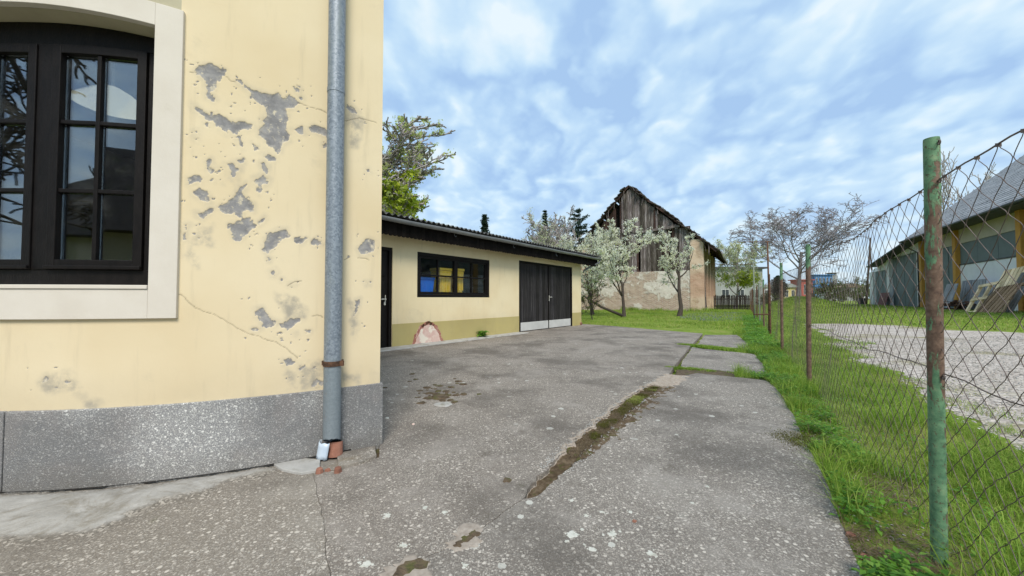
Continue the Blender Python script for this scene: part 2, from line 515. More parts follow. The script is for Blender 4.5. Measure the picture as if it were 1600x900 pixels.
M_darkwood = plain('dark_painted_wood', (.0055, .0045, .0045), (.012, .0095, .009), 9, .5, .35, 40, sc=(3, 3, 1), spec=.18)
M_black = plain('black_brown_stain_and_shade', (.005, .004, .0038), (.013, .0105, .009), 8, .8, .4, 30, rnd=.3, spec=.08)
M_doorboard = wood_mat('charcoal_door_boards', (.010, .009, .009), (.028, .026, .026), (.062, .058, .057), (8, 8, .5), rnd=.4)
M_glass = glass_mat('window_glass', .12, (.6, .63, .63), .5)
M_glass2 = glass_mat('garage_glass', .0, (.97, .98, .98), .12)
M_zinc = None
def zinc():
    m, t = new_mat('galvanised_steel')
    co = obj_co(t)
    v = nd(t, 'TexVoronoi', {'Vector': co, 'Scale': 90, 'Randomness': 1.})
    tone = nd(t, 'SeparateColor', {0: v.outputs['Color']}).outputs[0]
    col = mix(t, tone, (.17, .20, .24), (.30, .34, .39))
    col = mix(t, step(t, noise(t, stretch(t, co, (6, 6, .8)), 2.5, 6, .65), .5, .75), col, (.24, .27, .28))
    sz = nd(t, 'SeparateXYZ', {0: co}).outputs[2]
    col = mix(t, math_n(t, 'MULTIPLY', step(t, sz, .72, .58), .7), col, (.23, .27, .29))
    rust = math_n(t, 'MULTIPLY', step(t, noise(t, stretch(t, co, (8, 8, 2)), 3, 6, .7), .57, .7), step(t, sz, .75, .45))
    col = mix(t, rust, col, (.24, .14, .08))
    return finish(m, t, col, .5, noise(t, co, 40, 3), .08, .003, .5, .25)
M_zinc = zinc()
M_zinc2 = plain('grey_gutter_zinc', (.16, .17, .18), (.26, .27, .28), 3, .45, .1, 30, spec=.5, metal=.3)
M_rust = plain('rusty_iron', (.085, .042, .026), (.16, .085, .05), 16, .9, .6, 90, stain=(.05, .03, .022), st=(.5, .66), sscale=9)
def post_mat(name, topw, botw, base):
    m, t = new_mat(name)
    co = obj_co(t)
    sz = nd(t, 'SeparateXYZ', {0: co}).outputs[2]
    rust = ramp(t, noise(t, co, 30, 7, .72), [(.3, (.07, .043, .032)), (.5, (.145, .092, .066)), (.7, (.24, .165, .12))])
    grn = ramp(t, noise(t, co, 20, 6, .7), [(.35, (.07, .16, .09)), (.55, (.14, .27, .15)), (.75, (.26, .35, .20))])
    grn = mix(t, step(t, noise(t, co, 60, 5, .7), .56, .64), grn, (.10, .10, .06))
    side = nd(t, 'VectorMath', {0: nd(t, 'NewGeometry').outputs['Normal'], 1: (-.85, -.1, 0)}, operation='DOT_PRODUCT').outputs['Value']
    f = math_n(t, 'ADD', math_n(t, 'MULTIPLY', step(t, sz, 1.36, 1.50), topw), math_n(t, 'MULTIPLY', step(t, sz, .95, .45), botw))
    f = math_n(t, 'ADD', f, math_n(t, 'MULTIPLY', side, .055))
    f = math_n(t, 'ADD', f, noise(t, stretch(t, co, (1.5, 1.5, .42)), 13, 7, .75, .4))
    k = step(t, f, base, base + .05)
    col = mix(t, k, rust, grn)
    return finish(m, t, col, .75, math_n(t, 'ADD', noise(t, co, 60, 5, .7), k), .5, .003, .3)
M_post = post_mat('flaking_green_post', .14, .17, .57)
M_post_rust = post_mat('rusty_green_topped_post', .30, .0, .68)
M_wire = plain('rusty_wire', (.10, .082, .075), (.21, .165, .145), 30, .75, 0, 1, spec=.3, metal=.2)
M_concpost = plain('green_grey_post', (.16, .19, .15), (.24, .26, .21), 12, .9, .3, 60)
M_bark = plain('grey_bark', (.10, .085, .075), (.19, .165, .15), 12, .95, .8, 40, sc=(3, 3, .8), bdist=.02)
M_bark_dark = plain('dark_bark', (.045, .036, .03), (.10, .08, .066), 12, .95, .8, 40, sc=(3, 3, .8), bdist=.02)
M_twig = plain('twig_bark', (.32, .29, .28), (.46, .42, .41), 6, .95, 0)
M_walnut = plain('walnut_bark', (.21, .195, .20), (.34, .315, .325), 6, .95, 0)
M_pink = plain('pink_repair_plaster', (.62, .38, .33), (.70, .55, .48), 7, .9, .4, 40, stain=(.78, .70, .60), st=(.5, .6), sscale=6)
M_clay = plain('fired_clay', (.20, .085, .058), (.31, .15, .105), 16, .95, .4, 60, stain=(.25, .12, .08), st=(.55, .7), sscale=10, rnd=.15)
M_white = plain('white_paint', (.72, .72, .70), (.62, .62, .60), 4, .7, .15, 50, stain=(.5, .49, .46), st=(.62, .8), sscale=6)
M_kick = plain('pale_kick_sheet', (.60, .60, .58), (.50, .50, .48), 3, .6, .1, 40, stain=(.40, .38, .33), st=(.6, .8), sscale=5)
M_roofsheet = plain('fibre_cement', (.075, .075, .075), (.14, .14, .135), 4, .9, .4, 40, stain=(.05, .06, .03), st=(.5, .7), sscale=3)
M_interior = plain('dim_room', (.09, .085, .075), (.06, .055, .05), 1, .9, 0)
M_barnwood = wood_mat('weathered_planks', (.020, .015, .013), (.12, .098, .088), (.42, .38, .36), (9, 9, .5), rnd=.65)
M_barnwood_dark = wood_mat('dark_red_planks', (.020, .013, .011), (.055, .032, .026), (.11, .065, .05), (9, 9, .5), rnd=.5)
M_barntile = plain('old_roof_tile', (.045, .038, .036), (.10, .085, .078), 3, .95, .6, 20, stain=(.06, .065, .035), st=(.5, .7), sscale=2, rnd=.35)
M_pallet = wood_mat('fresh_pallet_wood', (.66, .46, .25), (.86, .66, .41), (.92, .77, .54), (6, 6, 6), rnd=.25, bump=.2)
M_pallet_old = wood_mat('brown_pallet_wood', (.16, .09, .05), (.30, .19, .11), (.42, .29, .18), (6, 6, 6), rnd=.4, bump=.2)
M_greywood = wood_mat('grey_boards', (.13, .12, .115), (.22, .21, .205), (.33, .32, .31), (6, 6, 1), rnd=.35)
M_ochre = plain('ochre_timber', (.56, .29, .055), (.48, .23, .04), 5, .7, .2, 30, stain=(.36, .18, .05), st=(.6, .8), sscale=3)
M_doorgrey = plain('grey_green_door_paint', (.15, .185, .185), (.12, .15, .15), 2, .6, .1, 20, stain=(.09, .11, .11), st=(.58, .8), sscale=2)
M_white_wall = plain('white_limewash', (.80, .80, .82), (.70, .70, .72), 1.5, .9, .1, 20, stain=(.42, .41, .40), st=(.58, .8), sscale=1)
M_beige_wall = plain('beige_render', (.56, .49, .38), (.46, .41, .32), 1.2, .9, .1, 20)
M_slate = plain('slate_roof', (.32, .315, .32), (.47, .46, .465), 2, .85, .3, 12, stain=(.12, .12, .12), st=(.52, .66), sscale=5, rnd=.12)
M_darkfascia = plain('dark_gutter', (.05, .05, .052), (.09, .09, .09), 3, .6, 0)
M_blue = plain('blue_plastic', (.01, .12, .55), (.015, .16, .66), 3, .4, 0, spec=.5)
M_yellow = plain('yellow_plastic', (.66, .45, .03), (.70, .50, .05), 3, .4, 0, spec=.5)
M_brownred = plain('red_brown_sheet', (.10, .03, .028), (.16, .05, .04), 4, .7, .2, 20)
M_picket = wood_mat('dark_pickets', (.012, .010, .010), (.028, .023, .02), (.05, .043, .04), (9, 9, 1), rnd=.5)
M_housegrey = plain('pale_house_render', (.34, .35, .34), (.28, .29, .28), 1, .9, 0)
M_farwindow = plain('far_window_glass', (.03, .035, .04), (.05, .055, .06), 2, .2, 0, spec=.6)
M_farred = plain('far_red_cladding', (.46, .12, .10), (.40, .10, .08), 1, .7, 0)
M_farblue = plain('far_blue_cladding', (.06, .19, .40), (.07, .22, .44), 1, .6, 0)
M_faryellow = plain('far_yellow_render', (.60, .48, .22), (.52, .42, .2), 1, .8, 0)
M_farorange = plain('far_orange_tile', (.30, .22, .17), (.25, .18, .14), 1, .8, 0)
M_lichen = plain('white_lichen', (.62, .61, .56), (.44, .44, .38), 40, .95, .5, 90, stain=(.3, .29, .25), st=(.55, .7), sscale=40)
M_rim = plain('worn_pale_edge', (.24, .20, .165), (.40, .35, .30), 30, .95, .6, 60)
M_stone = plain('loose_pebbles', (.26, .24, .21), (.42, .40, .37), 9, .9, .3, 60, isl=.35, rnd=.2)

def brick_mat():
    m, t = new_mat('crumbling_masonry')
    co = obj_co(t)
    # the gable runs diagonally: turn the bricks into its own axes
    c = nd(t, 'Mapping', {'Vector': co, 'Rotation': (0, 0, radians(32.3))}).outputs[0]
    s = nd(t, 'SeparateXYZ', {0: c})
    q = nd(t, 'CombineXYZ', {0: math_n(t, 'ADD', s.outputs[0], s.outputs[1]), 1: s.outputs[2], 2: 0.0}).outputs[0]
    b = nd(t, 'TexBrick', {'Vector': q, 'Color1': (.30, .16, .11, 1), 'Color2': (.46, .33, .24, 1), 'Mortar': (.50, .46, .40, 1), 'Scale': 1.0, 'Mortar Size': .018, 'Brick Width': .27, 'Row Height': .085})
    lime = ramp(t, noise(t, co, 3, 6, .65), [(.3, (.52, .47, .41)), (.7, (.70, .66, .60))])
    n = noise(t, co, .75, 7, .68, .4)
    sz = s.outputs[2]
    n = math_n(t, 'ADD', n, math_n(t, 'MULTIPLY', step(t, sz, 2.4, .2), -.11))
    n = math_n(t, 'ADD', n, -.005)
    f = step(t, n, .455, .50)
    f = math_n(t, 'MULTIPLY', f, step(t, noise(t, co, 5.5, 5, .7), .33, .45))
    col = mix(t, f, b.outputs[0], lime)
    col = mix(t, math_n(t, 'MULTIPLY', step(t, noise(t, co, 1.6, 6, .7), .52, .75), .6), col, (.20, .17, .14))
    return finish(m, t, col, .95, math_n(t, 'ADD', f, noise(t, co, 12, 5, .7)), .5, .03, .1)
M_brick = brick_mat()
def pilaster_mat():
    m, t = new_mat('ochre_brick_pier')
    co = obj_co(t)
    c = nd(t, 'Mapping', {'Vector': co, 'Rotation': (0, 0, radians(32.3))}).outputs[0]
    s = nd(t, 'SeparateXYZ', {0: c})
    q = nd(t, 'CombineXYZ', {0: math_n(t, 'ADD', s.outputs[0], s.outputs[1]), 1: s.outputs[2], 2: 0.0}).outputs[0]
    b = nd(t, 'TexBrick', {'Vector': q, 'Color1': (.40, .26, .17, 1), 'Color2': (.52, .38, .26, 1), 'Mortar': (.52, .44, .35, 1), 'Scale': 1.0, 'Mortar Size': .012, 'Brick Width': .27, 'Row Height': .085})
    n = noise(t, co, .9, 6, .65, .4)
    f = step(t, n, .42, .52)
    red = math_n(t, 'MULTIPLY', step(t, s.outputs[2], 3.4, 2.8), step(t, s.outputs[2], .9, 1.4))
    col = mix(t, f, b.outputs[0], (.60, .47, .35))
    col = mix(t, math_n(t, 'MULTIPLY', red, .6), col, mix(t, .5, b.outputs[0], (.42, .17, .12)))
    return finish(m, t, col, .95, noise(t, co, 12, 5, .7), .5, .03, .1)
M_pier = pilaster_mat()

def ground_mat():
    m, t = new_mat('rough_grassland')
    co = obj_co(t)
    g = ramp(t, noise(t, co, 1.1, 7, .68), [(.28, (.13, .19, .025)), (.48, (.22, .31, .045)), (.62, (.31, .33, .09)), (.78, (.35, .30, .15))])
    g = mix(t, ramp(t, noise(t, co, 22, 5, .7), [(.35, 0.), (.7, .6)]), g, (.045, .07, .015))
    g = mix(t, step(t, noise(t, co, 2.3, 6, .7), .60, .70), g, (.12, .09, .055))
    return finish(m, t, g, .95, noise(t, co, 30, 5, .7), .8, .03, .1)
M_ground = ground_mat()
def gravel_mat():
    m, t = new_mat('pale_gravel')
    co = obj_co(t)
    v = nd(t, 'TexVoronoi', {'Vector': co, 'Scale': 34, 'Randomness': 1.})
    tone = nd(t, 'SeparateColor', {0: v.outputs['Color']}).outputs[0]
    col = ramp(t, tone, [(0, (.17, .15, .13)), (.5, (.42, .375, .34)), (1, (.72, .66, .60))])
    col = mix(t, .4, col, ramp(t, noise(t, co, 1.3, 6, .65), [(.3, (.32, .26, .21)), (.7, (.56, .50, .45))]))
    col = mix(t, math_n(t, 'MULTIPLY', step(t, noise(t, co, .55, 6, .7, .3), .52, .66), .8), col, (.22, .20, .09))
    return finish(m, t, col, .95, math_n(t, 'ADD', math_n(t, 'MULTIPLY', v.outputs['Distance'], -1.0), noise(t, co, 9, 4)), .7, .02, .15)
M_gravel = gravel_mat()

M_grass = leaf_mat('grass_blades', [(0.14, 0.24, 0.030), (0.24, 0.39, 0.050), (0.34, 0.49, 0.075), (0.43, 0.53, 0.115)], .6)
M_grass_y = leaf_mat('yellow_grass_blades', [(0.245, 0.325, 0.050), (0.355, 0.435, 0.085), (0.455, 0.495, 0.140), (0.53, 0.50, 0.21)], .6)  # yellower green than the other blades
M_weed = leaf_mat('broad_weed_leaves', [(0.072, 0.192, 0.024), (0.132, 0.300, 0.036), (0.204, 0.408, 0.054), (0.288, 0.480, 0.084)], .5)
M_dry = leaf_mat('dry_stalks', [(.14, .10, .06), (.22, .17, .10), (.32, .25, .16), (.25, .19, .13)], .8)
M_moss = leaf_mat('moss_tufts', [(.09, .10, .02), (.14, .15, .03), (.20, .19, .045), (.12, .09, .04)], .8)
M_bloss = leaf_mat('white_blossom', [(.62, .66, .40), (.84, .85, .68), (.92, .92, .84), (.92, .92, .84), (.90, .90, .80), (.86, .86, .72), (.46, .52, .22)], .7)
M_bloss_y = leaf_mat('pale_yellow_blossom', [(0.374, 0.462, 0.165), (0.770, 0.792, 0.484), (0.924, 0.930, 0.726), (0.286, 0.374, 0.110)], .7)
M_leaf_y = leaf_mat('fresh_yellow_leaves', [(0.243, 0.338, 0.027), (0.432, 0.540, 0.041), (0.608, 0.675, 0.081), (0.338, 0.446, 0.054)], .6)
M_leaf_pale = leaf_mat('young_pale_leaves', [(0.480, 0.564, 0.180), (0.624, 0.672, 0.288), (0.552, 0.648, 0.168), (0.648, 0.624, 0.384)], .6)
M_needle = leaf_mat('dark_needles', [(.012, .028, .018), (.025, .05, .030), (.04, .07, .04), (.03, .05, .03)], .6)
M_needle_pine = leaf_mat('grey_green_needles', [(.03, .055, .04), (.05, .085, .06), (.075, .115, .085)], .6)
M_bushleaf = leaf_mat('dull_bush_leaves', [(0.070, 0.098, 0.028), (0.126, 0.168, 0.049), (0.196, 0.224, 0.084), (0.168, 0.140, 0.070)], .7)
M_bud = leaf_mat('walnut_buds', [(.24, .20, .21), (.34, .29, .29), (.34, .31, .22), (.42, .36, .34)], .8)

# ================================================================== SETTING
# ------------------------------------------------------------------ ground sheet to the horizon
def axis(parts):
    out = []
    for a, b, st in parts:
        out += list(np.arange(a, b - 1e-6, st))
    out.append(parts[-1][1])
    return np.array(out)
gx = axis([(-900, -60, 60), (-60, -10, 5), (-10, 12, .25), (12, 50, .5), (50, 120, 5), (120, 900, 60)])
gy = axis([(-300, -20, 20), (-20, -3, 1), (-3, 12, .25), (12, 50, .5), (50, 120, 5), (120, 1500, 60)])
GX, GY = np.meshgrid(gx, gy, indexing='ij')
GZ = terrain(GX, GY)
nxg, nyg = GX.shape
V = np.stack([GX.ravel(), GY.ravel(), GZ.ravel()], 1)
ii, jj = np.meshgrid(np.arange(nxg - 1), np.arange(nyg - 1), indexing='ij')
a = (ii * nyg + jj).ravel()
ground = kind(np_mesh('ground', V, np.stack([a, a + nyg, a + nyg + 1, a + 1], 1), M_ground, smooth=True), 'structure')

# ------------------------------------------------------------------ yard of concrete slabs
def wobble(poly, step_=.06, amp=.018, seed=0, freq=5.0, keep=()):
    """densify a closed ground polygon and roughen its outline"""
    out = []
    n = len(poly)
    for i in range(n):
        sc_ = poly[i][2] if len(poly[i]) > 2 else 1.0
        p, q = np.array(poly[i][:2], float), np.array(poly[(i + 1) % n][:2], float)
        L = np.hypot(*(q - p))
        st = step_ * (1 if min(p[1], q[1]) < 8 else 3)
        k = max(1, int(L / st))
        for j in range(k):
            x = p + (q - p) * j / k
            A = amp * sc_
            dx = (fbm(x[0] * freq, x[1] * freq, seed, 4, .6) - .5) * 2 * A
            dy = (fbm(x[0] * freq + 31, x[1] * freq + 17, seed + 9, 4, .6) - .5) * 2 * A
            out.append((x[0] + dx, x[1] + dy))
    return out
def inside(poly, x, y):
    x = np.asarray(x); y = np.asarray(y); c = np.zeros(x.shape, bool)
    n = len(poly); j = n - 1
    for i in range(n):
        xi, yi = poly[i]; xj, yj = poly[j]
        with np.errstate(divide='ignore', invalid='ignore'):
            k = ((yi > y) != (yj > y)) & (x < (xj - xi) * (y - yi) / (yj - yi + 1e-12) + xi)
        c ^= k; j = i
    return c
def offset_line(pts, ws):
    """left and right offset of a polyline"""
    L, R = [], []
    P = [np.array(p, float) for p in pts]
    for i, p in enumerate(P):
        d = P[min(i + 1, len(P) - 1)] - P[max(i - 1, 0)]
        d /= np.hypot(*d)
        n = np.array([-d[1], d[0]])
        L.append(tuple(p + n * ws[i])); R.append(tuple(p - n * ws[i]))
    return L, R
driveway = bpy.data.objects.new('driveway', None); COL.objects.link(driveway); driveway['kind'] = 'structure'
def slab(name, poly, mat, z1=0.0, z0=-.07, amp=.018, seed=0, keep=(), freq=5.0):
    m = MB(); m.prism(wobble(poly, amp=amp, seed=seed, keep=keep, freq=freq), z0, z1)
    return m.build(name, mat, driveway, recalc=True)

joint = [gp(*q) for q in ((560, 990), (600, 930), (640, 890), (690, 862), (735, 838), (785, 803), (820, 780), (833, 770), (864, 738), (900, 703), (930, 675), (960, 650), (985, 629), (1010, 612), (1035, 598), (1056, 586))]
jw = [.0015, .0015, .0015, .0015, .0015, .0015, .0015, .050, .062, .070, .075, .085, .085, .095, .10, .10]
def dense(pts, st):
    P = np.array(pts); c = np.concatenate([[0], np.cumsum(np.hypot(*np.diff(P, axis=0).T))])
    q = np.linspace(0, c[-1], int(c[-1] / st)); return np.interp(q, c, P[:, 0]), np.interp(q, c, P[:, 1]), q / c[-1], c / c[-1]
jx, jy, jq, jc = dense(joint, .022)
jn_ = (fbm(jx * 7, jy * 7, 91, 4, .6) - .5) * .05
jwd = np.interp(jq, jc, jw)
jwl = np.maximum(.0025, jwd * (.35 + 1.3 * fbm(jx * 16, jy * 16, 93, 4, .65))); jwr = np.maximum(.0025, jwd * (.35 + 1.3 * fbm(jx * 16 + 40, jy * 16, 95, 4, .65)))
JL = [(x, y, 0.0) for x, y in zip(jx - (jwl - jn_) * .82, jy + (jwl - jn_) * .57)]
JR = [(x, y, 0.0) for x, y in zip(jx + (jwr + jn_) * .82, jy - (jwr + jn_) * .57)]
crack = [gp(*q) for q in ((488, 738), (494, 762), (503, 800), (509, 850), (516, 900), (519, 960))]
kx, ky, _, _ = dense(crack, .012)
kn = (fbm(kx * 18, ky * 18, 97, 4, .65) - .5) * .030
CL_ = [(x + d - .0014, y, 0.0) for x, y, d in zip(kx, ky, kn)]; CR_ = [(x + d + .0014, y, 0.0) for x, y, d in zip(kx, ky, kn)]
far_joint = [gp(*q) for q in ((1056, 586), (1062, 565), (1080, 542), (1100, 523))]
FJL, FJR = offset_line(far_joint, [.02, .03, .03, .03])
edge = lambda px, py: gp(px, py)
# slab left of the crack, running under the house corner
slab('concrete_slab', [(-9, 1.30), (-9, -2.5), (-1.0, -2.5)] + CL_[::-1] + [gp(530, 733), gp(560, 724), gp(587, 714), (-1.02, 2.80), (-1.6, 4.0), (-6, 4.0)], M_slab_left, amp=.004, seed=3)
m = MB(); m.box(-2.0, -.5, -.5, 2.8, -.075, -.03); m.build('joint_soil', M_soil, driveway)
# middle slab between crack and mossy joint, on to the garage
slab('concrete_slab', CR_[::-1] + [gp(530, 735), gp(561, 726), gp(590, 715), (-1.0, 2.85), (-1.6, 4.1), (-6, 4.2), (-6, 6.2)] + [(-3.9, 6.4), gp(613, 541.5), gp(813, 518), gp(893, 509), gp(908, 506), gp(960, 509.5), gp(1010, 514), gp(1060, 518), gp(1098, 521)] + FJL[::-1][1:-1] + JL[::-1] + [(-1.0, -1.2), (-.99, 0)], M_slab, amp=.02, seed=11)
# near slab along the verge
slab('concrete_slab', JR + [gp(1090, 583), gp(1130, 587), gp(1170, 591), gp(1197, 594), gp(1212, 606), gp(1225, 625), gp(1240, 652), gp(1252, 676), gp(1275, 722), gp(1292, 757), gp(1318, 820), gp(1345, 895), gp(1360, 960), (.75, 0.2), (.2, -1.2), (-.9, -1.2)], M_slab2, amp=.022, seed=21)
slab('concrete_slab', [gp(1066, 573), FJR[1], FJR[2], gp(1100, 545), gp(1140, 549), gp(1178, 553), gp(1194, 571), gp(1199, 583), gp(1180, 584.5), gp(1120, 578)], M_slab2, z1=-.003, amp=.03, seed=31)
slab('concrete_slab', [gp(1088, 538), FJR[3], gp(1150, 523), gp(1166, 534), gp(1176, 545), gp(1135, 543)], M_slab2, z1=-.004, amp=.05, seed=41)
# soil in the joint
nc_ = 29
JW_ = np.linspace(-1, 1, nc_)
full = sm(jq, .30, .42)                           # the open part of the joint
off_l, off_r = jwl - jn_, jwr + jn_
cross = np.where(JW_[None] < 0, JW_[None] * (off_l + .01 + .075 * full)[:, None], JW_[None] * (off_r + .01 + .15 * full)[:, None])
gjx = jx[:, None] + cross * .82; gjy = jy[:, None] - cross * .57
out_l = -cross - off_l[:, None]; out_r = cross - off_r[:, None]      # distance beyond either lip
out = np.maximum(out_l, out_r)
pit = -.034 + .024 * fbm(gjx * 14, gjy * 14, 33, 4, .6) + .010 * (fbm(gjx * 40, gjy * 40, 35, 3) - .5) + .026 * sm(jq, .80, .88)[:, None]
spill = .009 - .011 * sm(out / np.where(out_l > out_r, .045, .11), 0, 1) + .016 * (fbm(gjx * 18, gjy * 18, 37, 5, .65) - .52)
k = sm(out, -.006, .006)
gjz = pit * (1 - k) + spill * k
gjz = np.where(full[:, None] < .02, -.03, gjz)
SAND = np.maximum(sm(out_l, -.012, .004), sm(jq + .06 * (fbm(gjx[:, 14] * 6, gjy[:, 14] * 6, 39) - .5), .80, .86)[:, None] * .9)
SAND = np.maximum(SAND, .35 * sm(out_r, .0, .02))
ii, jj = np.meshgrid(np.arange(len(jx) - 1), np.arange(nc_ - 1), indexing='ij'); a = (ii * nc_ + jj).ravel()
js = np_mesh('joint_soil', np.stack([gjx.ravel(), gjy.ravel(), gjz.ravel()], 1), np.stack([a, a + 1, a + nc_ + 1, a + nc_], 1), M_jdirt, driveway, smooth=True)
at = js.data.attributes.new('sand', 'FLOAT', 'POINT'); at.data.foreach_set('value', SAND.ravel().astype(np.float32))
m = MB(); m.prism(wobble([gp(1056, 577), gp(1100, 575), gp(1160, 580), gp(1204, 588), gp(1206, 597), gp(1150, 593), gp(1090, 588), gp(1055, 590)], amp=.05, seed=4), -.06, -.010); m.build('joint_soil', M_soil, driveway)
# light cement skim laid along the foot of the house
skim = [gp(*q) for q in ((-260, 775), (-100, 769), (0, 768.5), (112, 765.5), (200, 759), (262, 751.5), (337, 738.5), (412, 729), (440, 728), (432, 738), (400, 747), (352, 757), (320, 773), (255, 787), (212, 806), (180, 822), (140, 838), (90, 842), (40, 850), (0, 848), (-100, 870), (-260, 880))]
SKX, SKY = np.meshgrid(np.arange(-3.9, -1.2, .012), np.arange(1.45, 2.55, .012), indexing='ij')
P_ = np.array(skim); dsk = np.full(SKX.shape, 1e9)
for i in range(len(P_)):
    p, q = P_[i], P_[(i + 1) % len(P_)]; e = q - p
    h_ = np.clip(((SKX - p[0]) * e[0] + (SKY - p[1]) * e[1]) / (e @ e + 1e-12), 0, 1)
    dsk = np.minimum(dsk, np.hypot(SKX - p[0] - h_ * e[0], SKY - p[1] - h_ * e[1]))
dsk = np.where(inside(P_, SKX, SKY), dsk, -dsk)
# height falls away at the rim so that the skim dies out raggedly into the slab
SKZ = -.012 + .021 * sm(dsk, -.12, .10) + .016 * (fbm(SKX * 7, SKY * 12, 61, 5, .62) - .5) + .004 * (fbm(SKX * 45, SKY * 45, 63, 3) - .5)
ii, jj = np.meshgrid(np.arange(SKX.shape[0] - 1), np.arange(SKX.shape[1] - 1), indexing='ij')
a = (ii * SKX.shape[1] + jj).ravel(); k = (dsk[:-1, :-1] > -.16).ravel(); a = a[k]
sk = np_mesh('mortar_skim', np.stack([SKX.ravel(), SKY.ravel(), SKZ.ravel()], 1), np.stack([a, a + SKX.shape[1], a + SKX.shape[1] + 1, a + 1], 1), M_skim, driveway, smooth=True)
at = sk.data.attributes.new('fade', 'FLOAT', 'POINT'); at.data.foreach_set('value', sm(dsk + .10 * (fbm(SKX * 6, SKY * 9, 71, 4, .6) - .5), -.06, .16).ravel().astype(np.float32))
# dark dirty gap where the skim has parted from the plinth
gm_ = MB(); vs = []; fs = []
gx_ = np.linspace(-4.2, -1.15, 260); gy_ = np.interp(gx_, [-7, -2.85], [2.10, 2.088]); u2 = np.maximum(gx_, -2.85) + 2.8
gy_ = np.where(gx_ > -2.85, 2.0887 + .0346 * u2 + .202 * u2 ** 2 - .0066 * u2 ** 3, gy_)
sl2 = np.gradient(gy_, gx_); nl = np.hypot(1, sl2)
gw = .018 + .004 + .020 * np.clip(fbm(gx_ * 9, gx_ * 0 + 3, 41, 5, .65) - .33, 0, 1) * 2
for i in range(len(gx_)):
    nx_, ny_ = sl2[i] / nl[i], -1 / nl[i]
    vs += [(gx_[i] + nx_ * .010, gy_[i] + ny_ * .010, .0135), (gx_[i] + nx_ * gw[i], gy_[i] + ny_ * gw[i], .0125)]
    if i: fs.append((2 * i - 2, 2 * i - 1, 2 * i + 1, 2 * i))
gm_.add(vs, fs); gm_.build('gap_dirt', M_gap, driveway)
# broken concrete fragments under the downpipe
for k, q in enumerate((((428, 728), (478, 719), (500, 722), (500, 738), (470, 742), (440, 737)), ((527, 712), (560, 707), (584, 703), (588, 716), (560, 727), (528, 733)))):
    m = MB(); m.prism(wobble([gp(*p) for p in q], amp=.010, seed=60 + k, freq=12), -.03, .016 + .006 * k)
    m.build('concrete_fragment', M_mortar if k == 0 else M_slab_left, driveway, bevel=.004)
# lichen rosettes grown on the slabs
def blob(c, r, h, mat, name, parent, seed, z=0.0, n=26, rough=.35, sat=0):
    m = MB()
    q = random.Random(seed)
    spots = [(c[0], c[1], r)] + [(c[0] + r * q.uniform(-1.9, 1.9), c[1] + r * q.uniform(-1.9, 1.9), r * q.uniform(.12, .38)) for _ in range(sat)]
    for i, (x0, y0, r) in enumerate(spots):
        blob_one(m, x0, y0, r, h, seed + i * 7, z, n if i == 0 else 10, rough)
    return m.build(name, mat, parent)
def blob_one(m, x0, y0, r, h, seed, z, n, rough):
    vs = [(x0, y0, z + h)]
    ring = []
    for k in range(n):
        a_ = 2 * pi * k / n
        rr = r * (1 + rough * 2 * (float(fbm(cos(a_) * 2 + seed, sin(a_) * 2, seed, 4, .65)) - .5))
        vs.append((x0 + rr * .8 * cos(a_), y0 + rr * .8 * sin(a_), z + h * .8)); ring.append(rr)
    for k in range(n):
        a_ = 2 * pi * k / n
        vs.append((x0 + ring[k] * cos(a_), y0 + ring[k] * sin(a_), z - .002))
    fs = [(0, 1 + k, 1 + (k + 1) % n) for k in range(n)] + [(1 + k, 1 + n + k, 1 + n + (k + 1) % n, 1 + (k + 1) % n) for k in range(n)]
    m.add(vs, fs)
for k, (px, py, r) in enumerate(((571, 882, .022), (895, 835, .030), (957, 835, .024), (1017, 865, .018), (606, 805, .019), (664, 793, .016), (695, 800, .014), (727, 884, .013), (925, 858, .016), (985, 800, .012), (1082, 786, .010), (628, 852, .011), (632, 853, .013), (940, 800, .013), (916, 806, .011), (893, 782, .012), (1105, 760, .010))):
    blob(gp(px, py), r, .0016, M_lichen, 'lichen', driveway, k + 3, rough=.8, sat=6)
# crumbs of moss and soil where water stands near the house corner
for k in range(46):
    px = random.gauss(690, 24); py = random.gauss(612, 11)
    if px < 600: continue
    blob(gp(px, py), random.uniform(.012, .055), random.uniform(.004, .014), M_soil, 'moss_crumb', driveway, 100 + k, n=12, rough=.6)
blob(gp(688, 621), .10, .02, M_soil, 'moss_crumb', driveway, 300, n=20, rough=.6)
blob(gp(693, 632), .09, .012, M_mortar, 'concrete_fragment', driveway, 301, n=16, rough=.5)
for k, (px, py, r) in enumerate(((733, 838, .085), (722, 848, .06), (646, 888, .085), (622, 897, .07))):
    blob(gp(px, py), r, .0035, M_rim, 'worn_rim', driveway, 360 + k, n=26, rough=.9)
for k, (px, py, r) in enumerate(((792, 750, .030), (650, 884, .045), (628, 893, .035), (728, 843, .032), (741, 835, .026), (716, 851, .022), (640, 596, .03), (600, 606, .04))):
    blob(gp(px, py), r, .006, M_soil, 'moss_crumb', driveway, 320 + k, n=16, rough=.8)
